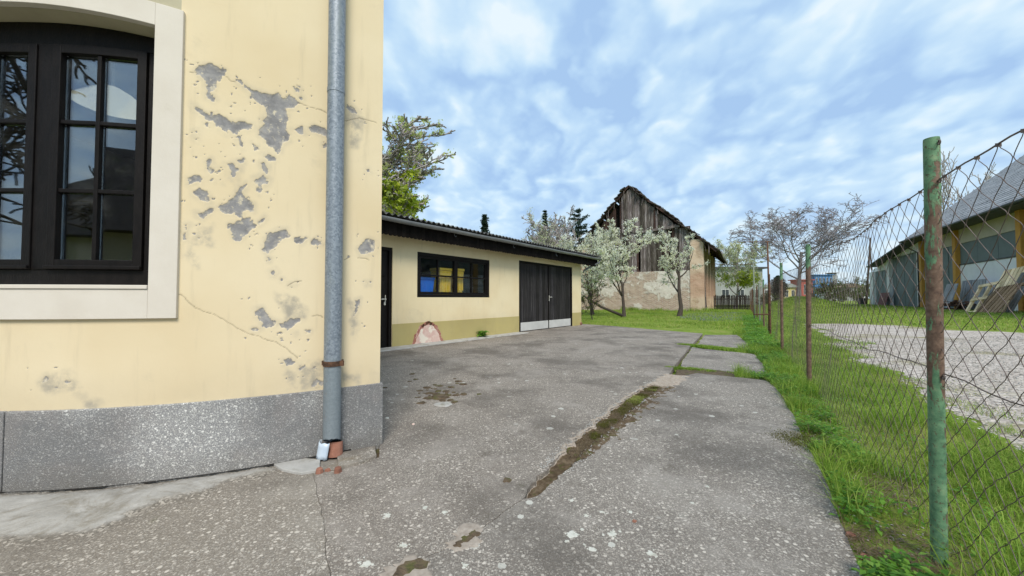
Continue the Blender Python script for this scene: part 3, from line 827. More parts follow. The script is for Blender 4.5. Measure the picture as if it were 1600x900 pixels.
# ------------------------------------------------------------------ gravel lot beyond the fence
gb = []
for v in np.linspace(-7, 14.2, 60):
    gb.append(fxy(1.02 + .35 * (fbm(v * .8, 3, 2) - .5) * 2 + .25 * sm(v, 7, 12), v))
gb += [(12.2, 15.6), (13.5, 15.2), (13.8, 13), (13.0, 11.0), (13.2, 8.9), (15.5, 6.5), (19, 3), (22, -6)]
GBP = np.array(wobble(gb, step_=.25, amp=.22, seed=17, freq=1.3))
QX, QY = np.meshgrid(np.arange(1.0, 22, .09), np.arange(-6, 17, .09), indexing='ij')
dq = np.full(QX.shape, 1e9)
for i in range(len(GBP)):
    p, q = GBP[i], GBP[(i + 1) % len(GBP)]; e = q - p
    h_ = np.clip(((QX - p[0]) * e[0] + (QY - p[1]) * e[1]) / (e @ e + 1e-12), 0, 1)
    dq = np.minimum(dq, np.hypot(QX - p[0] - h_ * e[0], QY - p[1] - h_ * e[1]))
dq = np.where(inside(GBP, QX, QY), dq, -dq)
# the gravel thins out at its rim and lets the turf through
QZ = terrain(QX, QY) - .030 + .048 * sm(dq, -.35, .45) + .040 * (fbm(QX * 3, QY * 3, 3, 5, .62) - .5) * (1 - .6 * sm(dq, .4, 1.2))
ii, jj = np.meshgrid(np.arange(QX.shape[0] - 1), np.arange(QX.shape[1] - 1), indexing='ij')
a = (ii * QX.shape[1] + jj).ravel(); a = a[(dq[:-1, :-1] > -.5).ravel()]
V = np.stack([QX.ravel(), QY.ravel(), QZ.ravel()], 1)
F = np.stack([a, a + QX.shape[1], a + QX.shape[1] + 1, a + 1], 1)
kind(np_mesh('gravel_lot', V, F, M_gravel, smooth=True), 'structure')

# ================================================================== YELLOW HOUSE (near left)
# plan of its slightly bowed front wall, from the corner (s = 0) leftwards (s < 0)
hx = np.linspace(-2.85, -.985, 300)
u_ = hx + 2.8
hy = 2.0887 + .0346 * u_ + .202 * u_ ** 2 - .0066 * u_ ** 3
hx = np.concatenate([[-7.0], hx]); hy = np.concatenate([[hy[0] - .012 * (hx[1] + 7.0)], hy])
hs = np.concatenate([[0], np.cumsum(np.hypot(np.diff(hx), np.diff(hy)))]); hs -= hs[-1]
tx_, ty_ = np.gradient(hx, hs), np.gradient(hy, hs)
tl = np.hypot(tx_, ty_); tx_ /= tl; ty_ /= tl
def hpt(s, n):
    s = np.asarray(s, float)
    e = np.maximum(s, 0)
    x, y, a, b = (np.interp(s, hs, q) for q in (hx, hy, tx_, ty_))
    return x + a * e + n * b, y + b * e - n * a
def htf(s, n, z):
    x, y = hpt(s, n)
    return (float(x), float(y), z)
SS = np.linspace(-3.2, 0, 1200)
def h_at(px, py, n=0.0):
    """(s, z) on the front wall (offset n) seen at a photograph point"""
    X, Y = hpt(SS, n)
    a, y, z = ray(px, py)
    s = np.interp(a / y, X / Y, SS)
    yy = np.interp(s, SS, Y)
    return float(s), float(EYE + yy / y * z)

house = thing('house', (-2.5, 4.5, 0), 'pale yellow house wall with peeling plaster, dark window and grey stone plinth', 'house')
PZ = .45                       # top of plinth
WD = -.14                      # window plane
s_jr = h_at(240, 250)[0]       # right edge of the opening
s_so = h_at(284, 250)[0]       # right edge of the white surround
s_c = h_at(-28, 250)[0]        # middle of the window
s_jl = 2 * s_c - s_jr; s_sl = 2 * s_c - s_so
Z_SILL = 1.145
Z_SUR = h_at(275, 497)[1]
def z_arch(s):
    return 2.775 - .055 * ((s - s_c) / (s_jr - s_c)) ** 2
def z_arch_out(s):
    return 2.775 + (s_so - s_jr) - .055 * ((s - s_c) / (s_jr - s_c)) ** 2
WTOP = 4.5
# --- flaked areas, surveyed from the photograph (zoomed sheet coordinates)
FLK = []
def sheet(ox, oy, k, polys, w=1.0):
    for p in polys:
        FLK.append((np.array([h_at(ox + x / k, oy + y / k) for x, y in p]), w))
sheet(270, 60, 2.2514, [
 [(80,118),(100,95),(125,90),(150,97),(182,110),(185,130),(165,140),(150,150),(145,178),(128,185),(118,170),(118,150),(95,135)],
 [(120,195),(140,200),(152,215),(140,222),(122,210)],
 [(222,150),(240,145),(262,165),(290,180),(325,190),(355,195),(372,190),(390,212),(410,200),(428,215),(445,228),(425,245),(405,250),(405,275),(408,300),(400,325),(415,340),(412,360),(385,375),(378,400),(362,395),(352,380),(330,375),(325,350),(302,340),(300,315),(315,300),(310,285),(330,270),(335,250),(320,230),(300,222),(285,210),(268,212),(272,190),(250,175)],
 [(325,385),(340,410),(362,418),(362,430),(340,430),(325,410)],
 [(62,230),(85,238),(105,255),(130,270),(160,265),(190,280),(215,292),(250,290),(285,300),(285,318),(262,325),(250,320),(235,330),(252,375),(245,388),(232,375),(222,345),(205,330),(190,340),(165,325),(142,310),(138,290),(115,283),(95,268),(70,250)],
 [(105,295),(125,300),(130,315),(115,312)], [(75,322),(95,322),(95,335),(80,335)], [(72,345),(90,352),(85,362)],
 [(275,365),(290,378),(310,385),(308,398),(290,392)],
 [(415,320),(440,312),(455,308),(465,335),(450,338),(430,328)],
 [(478,312),(500,305),(530,318),(552,325),(552,350),(530,345),(505,330),(482,325)],
 [(525,370),(540,360),(547,385),(530,392)],
 [(120,430),(135,422),(140,440),(130,450),(150,462),(180,455),(185,440),(190,460),(160,475),(130,475),(115,460)],
 [(190,440),(210,435),(222,450),(245,445),(240,465),(225,468),(222,485),(232,505),(215,512),(200,495),(208,475),(200,455)],
 [(170,488),(185,478),(190,490),(180,510)], [(230,430),(248,425),(250,440),(236,440)],
 [(305,440),(325,430),(338,450),(330,475),(318,465)],
 [(285,490),(320,475),(342,495),(335,515),(320,522),(305,548),(292,535),(300,520),(280,505)],
 [(55,490),(80,485),(105,495),(100,512),(75,510),(55,515)], [(125,495),(140,492),(142,504),(128,504)],
 [(70,540),(95,530),(125,545),(135,580),(115,582),(95,565),(75,555)],
 [(80,610),(105,612),(130,595),(142,600),(120,620),(105,635),(85,625)],
 [(160,595),(185,575),(215,562),(235,515),(260,508),(270,525),(245,540),(255,560),(270,575),(285,582),(285,610),(272,612),(262,600),(240,628),(215,615),(185,612)],
 [(200,655),(225,645),(255,640),(270,630),(280,650),(295,652),(325,625),(328,635),(300,660),(275,675),(250,690),(235,710),(218,705),(210,680)],
 [(315,745),(325,705),(345,685),(375,670),(402,670),(408,695),(385,710),(365,722),(350,740),(330,755)],
 [(430,705),(455,700),(475,702),(455,722),(435,715)],
 [(490,710),(505,704),(525,710),(525,725),(505,730),(492,722)],
 [(650,740),(668,720),(690,702),(714,712),(712,755),(690,760),(660,760)],
 [(340,822),(360,812),(370,825),(360,838),(345,838)],
 [(32,680),(45,655),(60,655),(50,680),(48,712),(38,705)],
 [(610,240),(630,235),(655,260),(650,270),(625,260)], [(435,178),(448,176),(448,188),(436,186)], [(440,200),(456,205),(458,216),(444,212)],
 [(680,462),(692,458),(700,472),(685,472)], [(335,770),(345,775),(340,784)], [(376,843),(386,845),(382,852)]])
sheet(270, 440, 2.6457, [
 [(335,115),(370,105),(390,130),(400,150),(450,170),(490,155),(530,148),(538,155),(500,175),(470,200),(440,180),(400,180),(370,190),(365,165),(345,145)],
 [(750,75),(775,70),(770,100),(755,150),(735,145),(750,115)],
 [(455,325),(480,318),(505,335),(480,350),(465,345)], [(560,435),(575,405),(600,398),(622,410),(625,430),(600,425),(580,440)],
 [(520,360),(545,340),(590,350),(620,365),(600,370),(555,350),(530,372)], [(505,215),(515,213),(515,225),(508,225)], [(795,0),(815,0),(815,15),(800,15)],
 [(332,195),(360,195),(355,202)], [(480,15),(505,3),(520,0),(500,12)], [(545,205),(570,203),(565,212)]])
sheet(0, 580, 2.6667, [[(165,45),(190,15),(205,20),(195,40),(175,60)], [(262,25),(280,28),(298,48),(270,60)], [(318,90),(330,92),(328,104)], [(343,100),(352,100),(355,112),(345,112)]])
STN = [(np.array([h_at(x, y) for x, y in p])) for p in (
 [(445, 565), (460, 585), (465, 608), (448, 610)], [(470, 570), (512, 560), (512, 606), (472, 606)], [(530, 583), (562, 585), (560, 596), (535, 597)],
 [(60, 597), (112, 585), (115, 605), (75, 610)], [(132, 630), (152, 628), (152, 640), (134, 640)],
 [(305, 355), (330, 355), (332, 385), (306, 385)], [(285, 400), (300, 380), (310, 420)], [(545, 470), (560, 490), (552, 530)], [(540, 160), (570, 190), (560, 230), (545, 230)], [(430, 455), (470, 470), (480, 500), (450, 500)])]
CRK = [[h_at(270 + x / 2.6457, 440 + y / 2.6457) for x, y in p] for p in (
 [(20, 50), (100, 110), (200, 150), (290, 205), (370, 235), (430, 252), (480, 285), (518, 315)], [(575, 142), (600, 138), (625, 150)])]
CRK += [[h_at(270 + x / 2.2514, 60 + y / 2.2514) for x, y in p] for p in (
 [(605, 290), (635, 285), (655, 280), (690, 290), (718, 296)], [(182, 132), (205, 150), (222, 152)], [(440, 226), (480, 240), (545, 262)], [(404, 870), (430, 855), (452, 853)], [(60, 118), (82, 118)], [(605, 778), (622, 770)], [(650, 772), (690, 780)])]
def poly_sd(P, x, z):
    """signed distance, positive inside"""
    d = np.full(x.shape, 1e9); n = len(P)
    for i in range(n):
        a_, b_ = P[i], P[(i + 1) % n]
        e = b_ - a_; L2 = max(1e-12, e @ e)
        h = np.clip(((x - a_[0]) * e[0] + (z - a_[1]) * e[1]) / L2, 0, 1)
        d = np.minimum(d, np.hypot(x - a_[0] - h * e[0], z - a_[1] - h * e[1]))
    return np.where(inside(P, x, z), d, -d)
ST = .0055
def plaster_sheet(sa, sb, za, zb):
    sg = np.linspace(sa, sb, int((sb - sa) / ST)); zg = np.linspace(za, zb, int((zb - za) / ST))
    SG, ZG = np.meshgrid(sg, zg, indexing='ij')
    SD = np.full(SG.shape, -1.0)
    def patch(P, pad=.07):
        i0, i1 = np.searchsorted(sg, [P[:, 0].min() - pad, P[:, 0].max() + pad]); j0, j1 = np.searchsorted(zg, [P[:, 1].min() - pad, P[:, 1].max() + pad])
        return slice(max(i0, 0), i1), slice(max(j0, 0), j1)
    for P, wt in FLK:
        sl = patch(P)
        if SG[sl].size:
            SD[sl] = np.maximum(SD[sl], poly_sd(P, SG[sl], ZG[sl]))
    nz = (fbm(SG * 24, ZG * 24, 3, 4, .6) - .5)
    nz2 = (fbm(SG * 80, ZG * 80, 8, 3, .6) - .5)
    SD2 = SD + nz * .042 + nz2 * .016 + (fbm(SG * 9, ZG * 9, 33, 3) - .5) * .02 - .002
    # small separate chips round the big losses
    chips = np.where((SD > -.10) & (fbm(SG * 40, ZG * 40, 21, 3, .6) > .80), .01, -1.0)
    SD2 = np.maximum(SD2, chips)
    INNER = sm(SD2 + nz2 * .03, .002, .020)
    PEEL = sm(SD2, -.002, .004)
    STAIN = np.zeros(SG.shape)
    for P in STN:
        sl = patch(P, .12)
        if SG[sl].size:
            STAIN[sl] = np.maximum(STAIN[sl], sm(poly_sd(P, SG[sl], ZG[sl]) + (fbm(SG[sl] * 14, ZG[sl] * 14, 5) - .5) * .08, -.03, .03))
    STAIN = np.maximum(STAIN, .35 * sm(SD, -.035, .0) * (1 - PEEL))
    CRACK = np.zeros(SG.shape)
    for L in CRK:
        L = np.array(L)
        for a_, b_ in zip(L[:-1], L[1:]):
            sl = patch(np.array([a_, b_]), .03)
            if not SG[sl].size: continue
            x = SG[sl] + nz[sl] * .02; z = ZG[sl] + nz[sl] * .02
            e = b_ - a_; h = np.clip(((x - a_[0]) * e[0] + (z - a_[1]) * e[1]) / (e @ e), 0, 1)
            CRACK[sl] = np.maximum(CRACK[sl], .6 * (1 - sm(np.hypot(x - a_[0] - h * e[0], z - a_[1] - h * e[1]), .0008, .0042)))
    X, Y = hpt(SG, .0 - .0028 * PEEL - .0018 * INNER - .003 * CRACK + .0012 * (fbm(SG * 6, ZG * 6, 2) - .5))
    V = np.stack([X.ravel(), Y.ravel(), ZG.ravel()], 1)
    na, nb = SG.shape
    ii, jj = np.meshgrid(np.arange(na - 1), np.arange(nb - 1), indexing='ij')
    a = (ii * nb + jj).ravel()
    wall = np_mesh('plaster_wall', V, np.stack([a, a + nb, a + nb + 1, a + 1], 1), M_plaster, house, smooth=True)
    for nm, arr in (('peel', PEEL), ('stain', STAIN), ('crack', CRACK), ('inner', INNER)):
        at = wall.data.attributes.new(nm, 'FLOAT', 'POINT'); at.data.foreach_set('value', arr.ravel().astype(np.float32))
plaster_sheet(s_so - .02, 0.0, PZ - .02, 2.95)
plaster_sheet(-3.1, s_so - .02, PZ - .02, Z_SUR + .05)
# the rest of the front: above, below and left of the window; then the flank and back
m = MB(htf)
m.box(s_so - .02, -.001, -.30, -.012, PZ - .02, WTOP, nx=30)              # masonry core behind the plaster
m.box(s_so - .02, 0, -.30, 0, 2.945, WTOP, nx=30)
m.box(s_jl - .05, s_so - .02, -.30, -.012, PZ - .02, Z_SUR + .05, nx=40)
m.box(-5.5, s_jl - .05, -.30, 0, Z_SUR + .05, WTOP, nx=8)
m.box(-5.5, -3.1, -.30, 0, PZ - .02, Z_SUR + .05, nx=8); m.box(-3.1, s_jl - .05, -.30, -.012, PZ - .02, Z_SUR + .05, nx=8)
m.box(s_jl - .05, s_so - .02, -.30, 0, 3.02, WTOP, nx=40)
m.box(-.30, 0, -7.0, -.30, PZ - .02, WTOP)
m.box(-5.5, -.30, -7.0, -6.7, PZ - .02, WTOP)
m.box(-5.5, -5.2, -6.7, -.3, PZ - .02, WTOP)
m.build('house_shell', M_plaster, house)
m = MB(); m.prism([htf(s, .25, 0)[:2] for s in np.linspace(-5.5, -.02, 24)] + [htf(-.02, -6.9, 0)[:2], (-8.0, 8.2)], WTOP, WTOP + .16); m.build('eaves_slab', M_soffit, house)
# dim room behind the window
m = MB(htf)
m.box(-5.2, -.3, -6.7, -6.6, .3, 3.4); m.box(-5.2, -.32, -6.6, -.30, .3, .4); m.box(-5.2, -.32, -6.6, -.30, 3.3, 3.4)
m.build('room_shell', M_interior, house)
# plinth of washed-stone slabs
s_j = h_at(11, 700)[0]
pl = []
for a_, b_ in ((-5.5, s_j - 1.62), (s_j - 1.61, s_j - .004), (s_j + .004, .018)):
    m = MB(htf); m.box(a_, b_, -.28, .018, -.06, PZ, nx=max(2, int((b_ - a_) / .06)))
    m.build('plinth_slab', M_plinth, house, bevel=.004)
m = MB(htf); m.box(-.30, .018, -7, -.28, -.06, PZ); m.build('plinth_slab', M_plinth, house)
# white surround
m = MB(htf)
N = 48
def strip(sa, sb, zlo, zhi, n0, n1):
    vs = []; fs = []
    for i in range(N + 1):
        s = sa + (sb - sa) * i / N
        vs += [(s, n0, zlo(s)), (s, n1, zlo(s)), (s, n1, zhi(s)), (s, n0, zhi(s))]
    for i in range(N):
        q = 4 * i
        fs += [(q + k, q + (k + 1) % 4, q + 4 + (k + 1) % 4, q + 4 + k) for k in range(4)]
    fs += [(0, 1, 2, 3), tuple(4 * N + k for k in (3, 2, 1, 0))]
    m.add(vs, fs)
strip(s_jr, s_so, lambda s: Z_SUR, z_arch_out, -.30, .022)
strip(s_sl, s_jl, lambda s: Z_SUR, z_arch_out, -.30, .022)
strip(s_jl, s_jr, lambda s: Z_SUR, lambda s: Z_SILL - .012, -.30, .022)
strip(s_jl, s_jr, z_arch, z_arch_out, -.02, .022)
m.build('window_surround', M_surround, house, bevel=.004)
m = MB(htf); strip(s_jl, s_jr, z_arch, z_arch_out, -.30, -.021); strip(s_sl, s_so, z_arch_out, lambda s: 3.05, -.30, 0.0); m.build('lintel', M_soffit, house)
m = MB(htf); m.box(s_jl + .001, s_jr - .001, WD - .02, .03, Z_SILL - .011, Z_SILL + .012, nx=40); m.build('window_sill', M_surround, house, bevel=.003)
# window: frame, three sashes of six panes
m = MB(htf)
fz0, fz1 = Z_SILL + .013, 2.66
strip(s_jl + .001, s_jr - .001, lambda s: fz0, lambda s: fz0 + .095, WD - .06, WD + .004)
strip(s_jl + .001, s_jr - .001, lambda s: fz1 - .03, lambda s: z_arch(s) - .001, WD - .06, WD + .004)
sw_r = h_at(229, 250, WD)[0]; sw_l = h_at(82, 250, WD)[0]; SW = sw_r - sw_l
mul = h_at(82, 250, WD)[0] - h_at(58, 250, WD)[0]
sash_x = [(sw_l, sw_r), (sw_l - mul - SW, sw_l - mul), (sw_l - 2 * mul - 2 * SW, sw_l - 2 * mul - SW)]
m.box(sw_r, s_jr - .001, WD - .06, WD + .002, fz0 + .095, fz1 - .03)
m.box(sw_l - mul, sw_l, WD - .06, WD + .012, fz0 + .095, fz1 - .03)
m.box(sw_l - 2 * mul - SW, sw_l - mul - SW, WD - .06, WD + .012, fz0 + .095, fz1 - .03)
m.box(s_jl + .001, sash_x[2][0], WD - .06, WD + .002, fz0 + .095, fz1 - .03)
win = m.build('window', M_darkwood, house, bevel=.003)
for a_, b_ in sash_x:
    z0, z1 = fz0 + .097, fz1 - .032
    st, bar = .052, .024
    m = MB(htf)
    n0, n1 = WD - .045, WD + .020
    m.box(a_ + .002, a_ + st, n0, n1, z0, z1); m.box(b_ - st, b_ - .002, n0, n1, z0, z1)
    m.box(a_ + st, b_ - st, n0, n1 - .001, z0, z0 + .058, nx=4); m.box(a_ + st, b_ - st, n0, n1 - .001, z1 - .052, z1, nx=4)
    mid = (a_ + b_) / 2; zz0, zz1 = z0 + .058, z1 - .052; ph = (zz1 - zz0) / 3
    m.box(mid - bar / 2, mid + bar / 2, n0 + .01, n1 - .008, zz0, zz1)
    for k in (1, 2):
        zq = zz0 + ph * k
        m.box(a_ + st, mid - bar / 2, n0 + .01, n1 - .009, zq - bar / 2, zq + bar / 2); m.box(mid + bar / 2, b_ - st, n0 + .01, n1 - .009, zq - bar / 2, zq + bar / 2)
    m.box(a_ + .002, b_ - .002, n1, n1 + .014, z0 + .002, z0 + .022, nx=6)
    m.build('sash', M_darkwood, win, bevel=.003)
    for xa, xb in ((a_ + st, mid - bar / 2), (mid + bar / 2, b_ - st)):
        for k in range(3):
            m = MB(htf); m.box(xa + .001, xb - .001, WD - .018, WD - .013, zz0 + ph * k + (bar / 2 if k else 0) + .001, zz0 + ph * (k + 1) - (bar / 2 if k < 2 else 0) - .001)
            m.build('pane', M_glass, win)
# ceiling lamp glowing in the room
def emis(name, col, st):
    m, t = new_mat(name)
    e = nd(t, 'Emission', {0: (*col, 1), 1: st}); nd(t, 'OutputMaterial', {0: e.outputs[0]}); return m
M_lamp = emis('lit_lamp_shade', (1.0, .95, .75), .60)
lx, ly = -3.75, 3.42
lamp = thing('ceiling_lamp', (lx, ly, 3.3), 'lit ceiling lamp with pale shade seen through the dark house window', 'lamp')
m = MB(); m.tube([(lx, ly, 3.3), (lx, ly, 3.05)], .012, 8); m.build('rod', M_white, lamp)
m = MB(); m.tube([(lx, ly, 3.05), (lx, ly, 3.0), (lx, ly, 2.88), (lx, ly, 2.86)], [.06, .14, .27, .22], 28); m.build('lamp_shade', M_lamp, lamp, smooth=False)
# downpipe with clamp; its broken shoe and the clay stub below
dp = []
s_d, _ = h_at(518, 560); NP_ = .075
dpx, dpy = hpt(s_d, NP_)
zb = EYE - 224 / FPX * float(dpy) * .99
m = MB(); m.tube([(dpx, dpy, WTOP), (dpx, dpy, 1.9), (dpx, dpy, .66), (dpx, dpy, zb + .06)], [.055] * 4, 28, caps=False)
# ragged slanting lower lip
vs = []; n = 28
for k in range(n):
    a_ = 2 * pi * k / n
    vs.append((dpx + .055 * cos(a_), dpy + .055 * sin(a_), zb + .061))
for k in range(n):
    a_ = 2 * pi * k / n
    vs.append((dpx + .055 * cos(a_), dpy + .055 * sin(a_), zb + .010 - .026 * sin(a_) + .006 * cos(a_) + .005 * random.uniform(-1, 1)))
m.add(vs, [(k, (k + 1) % n, n + (k + 1) % n, n + k) for k in range(n)])
down = m.build('downpipe', M_zinc, house, smooth=True, recalc=False)
m = MB(); m.tube([(dpx, dpy, WTOP), (dpx, dpy, zb + .06)], .0515, 24); m.build('pipe_bore', M_black, down)  # black inner tube: the shade inside the pipe put into its colour
m = MB(); m.tube([(dpx, dpy, .622), (dpx, dpy, .656)], [.0605, .0605], 28)
m.obox((dpx + .066, dpy - .01, .639), (.014, 0, 0), (0, .006, 0), (0, 0, .017)); m.obox((dpx - .064, dpy + .01, .639), (.010, 0, 0), (0, .012, 0), (0, 0, .015))
m.beam((dpx, dpy + .05, .639), (dpx + .02, dpy + .11, .639), .016, .016)
m.build('clamp', M_rust, down)
m = MB(); m.tube([(dpx, dpy, 2.5), (dpx, dpy, 2.53)], .0575, 28); m.build('clamp', M_zinc, down)
m = MB(); m.tube([(dpx, dpy, zb + .29), (dpx, dpy, zb + .296)], .0562, 28, caps=False); m.build('seam', M_zinc, down)
# shoe: a torn half shell of sheet metal
bx, by = float(dpx) - .02, float(dpy) - .045
vs = []; fs = []
for j in range(5):
    f = j / 4
    for k in range(11):
        a_ = radians(150 + 150 * k / 10)
        vs.append((bx + .058 * cos(a_) - .012 * f, by + .05 + .055 * sin(a_) - .012 * f, .112 - .104 * f + .004 * (k % 3)))
for j in range(4):
    for k in range(10):
        q = j * 11 + k; fs.append((q, q + 1, q + 12, q + 11))
m = MB(); m.add(vs, fs); sh = m.build('drain_shoe', plain('bright_sheet_metal', (.46, .55, .66), (.62, .70, .78), 8, .4, .1, 20, spec=.6), down, smooth=True, recalc=False)
md = sh.modifiers.new('thick', 'SOLIDIFY'); md.thickness = .004
stub = thing('drain_stub', (float(dpx), float(dpy), 0), 'broken red clay drain stub under the downpipe at the house corner', 'clay pipe')
m = MB(); m.tube([(dpx + .016, dpy + .03, .098), (dpx + .018, dpy + .02, .06), (dpx + .02, dpy + .01, .008)], [.043, .046, .05], 18, caps=True); m.build('pipe', M_clay, stub, smooth=False)
m = MB(); m.tube([(dpx + .016, dpy + .03, .0985), (dpx + .016, dpy + .03, .1)], .034, 18); m.build('mouth', M_black, stub)
for k, (px, py, r) in enumerate(((499, 738, .030), (527, 737, .026), (540, 712, .018), (512, 736, .016))):
    g = blob(gp(px, py), r, .03 if k < 2 else .016, M_clay, 'clay_shard', None, 500 + k, n=7, rough=.9)
    tag(g, ['red clay shard on the concrete left below the downpipe', 'red clay shard on the concrete right below the downpipe', 'small red clay chip on the fragment behind the downpipe', 'small dark red clay chip between the two larger shards'][k], 'shard', 'clay shards under the downpipe')

# ================================================================== GARAGE
GA = np.array([.265, 11.80]); GD = np.array([.787, 1.0]); GD = GD / np.hypot(*GD); GN = np.array([GD[1], -GD[0]])
def gtf(s, n, z):
    p = GA + GD * s + GN * n
    return (float(p[0]), float(p[1]), z)
def g_at(px, py, n=0.0):
    a, y, z = ray(px, py)
    A = np.array([[a, -GD[0]], [y, -GD[1]]])
    k, s = np.linalg.solve(A, GA + GN * n)
    return float(s), float(EYE + k * z)
garage = thing('garage', (.3, 11.8, 0), 'low cream garage with dark boarded doors, scalloped fascia and grey gutter', 'garage')
g_s0, g_s1 = -8.0, g_at(908, 480)[0]
g_dr = g_at(613, 470)[0]; g_dl = g_dr - .98
wl, wr = g_at(652, 430)[0], g_at(765, 430)[0]
gl, gr = g_at(811, 470)[0], g_at(894, 470)[0]
dtop = g_at(613, 387)[1]; wtop = g_at(652, 393)[1]; wbot = g_at(652, 464.5)[1]; gtop = g_at(813, 407)[1]
GT = 2.62
DADO = .51
def holes(m, s0, s1, z0, z1, n0, n1, ops):
    xs = sorted({s0, s1, *[min(max(v, s0), s1) for o in ops for v in o[:2]]})
    for a_, b_ in zip(xs[:-1], xs[1:]):
        c = (a_ + b_) / 2
        cut = sorted([(max(o[2], z0), min(o[3], z1)) for o in ops if o[0] < c < o[1] and o[2] < z1 and o[3] > z0])
        z = z0
        for p, q in cut:
            if p > z + 1e-6: m.box(a_, b_, n0, n1, z, p)
            z = max(z, q)
        if z < z1 - 1e-6: m.box(a_, b_, n0, n1, z, z1)
ops = [(g_dl, g_dr, -.1, dtop), (wl, wr, wbot, wtop), (gl, gr, -.1, gtop)]
m = MB(gtf)
holes(m, g_s0, g_s1, -.05, GT, -.25, 0, ops)
m.box(g_s1 - .25, g_s1, -5, -.25, -.05, 3.0); m.box(g_s0, g_s0 + .25, -5, -.25, -.05, 3.0); m.box(g_s0, g_s1, -5.25, -5, -.05, 3.0)
m.build('garage_wall', M_plaster_plain, garage)
for a_, b_ in ((g_s0, g_dl - .001), (g_dr + .001, gl - .001), (gr + .001, g_s1 + .004)):
    m = MB(gtf); m.box(a_, b_, -.02, .006, -.04, DADO); m.build('dado', M_dado, garage)
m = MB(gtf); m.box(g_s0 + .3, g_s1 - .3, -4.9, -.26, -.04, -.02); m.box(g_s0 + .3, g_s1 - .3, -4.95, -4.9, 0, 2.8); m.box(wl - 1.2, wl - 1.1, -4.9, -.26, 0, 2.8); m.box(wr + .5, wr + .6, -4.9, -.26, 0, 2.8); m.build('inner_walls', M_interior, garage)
# concrete step along its foot
m = MB(gtf); m.box(g_dl - .2, gl - .03, .008, .40, -.06, .022, nx=12); m.build('threshold_strip', M_mortar, garage, bevel=.01)
# pink repaired arch in the dado
pa = [g_at(x, y) for x, y in ((643, 541), (646, 530), (650, 519), (655, 510), (661, 504.5), (668, 502), (676, 504), (683, 510), (688, 519), (690, 528), (692, 536))]
def arch_patch(k, n0, n1, mat, name):
    c = np.mean(pa, 0); c[1] = .0
    pts = [(c[0] + (x - c[0]) * k, max(.012, z * k)) for x, z in pa]
    out = []
    for i in range(len(pts)):
        p, q = np.array(pts[i]), np.array(pts[(i + 1) % len(pts)])
        for j in range(5):
            x = p + (q - p) * j / 5
            out.append((x[0] + (fbm(x[0] * 14, x[1] * 14, 5) - .5) * .07, max(.01, x[1] + (fbm(x[0] * 14 + 9, x[1] * 14, 6) - .5) * .07)))
    m = MB(gtf); m.prism_y(out, n0, n1); return m.build(name, mat, garage)
arch_patch(1.0, .0, .011, plain('red_brown_ring', (.30, .12, .09), (.42, .20, .15), 12, .95, .5, 40, stain=(.62, .42, .36), st=(.5, .6), sscale=5), 'plaster_patch')
arch_patch(.84, .005, .016, M_pink, 'plaster_patch')
cx, cz = np.array(pa).mean(0)
m = MB(gtf)
for k in range(16):
    a_ = random.uniform(-.2, .2); zz = g_at(668, 502)[1] + random.uniform(-.05, .0) - abs(a_) * .5
    m.obox((cx + a_, .012, zz), (random.uniform(.01, .035), 0, random.uniform(-.01, .01)), (0, .008, 0), (random.uniform(-.01, .01), 0, random.uniform(.006, .02)))
kind(m.build('rubble_edge', M_rust, garage), 'stuff')
# front door
def framed_door(name, a_, b_, z0, z1, hinge_left):
    m = MB(gtf)
    m.box(a_, a_ + .07, -.20, -.02, z0, z1); m.box(b_ - .07, b_, -.20, -.02, z0, z1); m.box(a_ + .07, b_ - .07, -.20, -.022, z1 - .07, z1)
    d = m.build(name, M_darkwood, garage, bevel=.004)
    m = MB(gtf); m.box(a_ + .075, b_ - .075, -.13, -.075, z0 + .012, z1 - .075); m.build('door_leaf', M_darkwood, d)
    for za, zb_ in ((.15, .85), (1.0, 1.45), (1.55, z1 - .2)):
        for k in range(2):
            w_ = (b_ - a_ - .36) / 2; x = a_ + .14 + k * (w_ + .08)
            m = MB(gtf); m.box(x, x + w_, -.080, -.058, za, zb_); m.build('door_panel', M_darkwood, d, bevel=.015)
    m = MB(gtf)
    hx_ = b_ - .14
    m.box(hx_ - .02, hx_ + .02, -.076, -.066, .93, 1.15); m.tube([(hx_, -.066, 1.06), (hx_, -.02, 1.06), (hx_ - .12, -.02, 1.06)], .011, 8)
    m.build('door_handle', plain('bright_handle_metal', (.70, .68, .62), (.60, .58, .52), 5, .35, 0, spec=.6, metal=.3), d)
    return d
framed_door('door', g_dl, g_dr, .0, dtop, True)
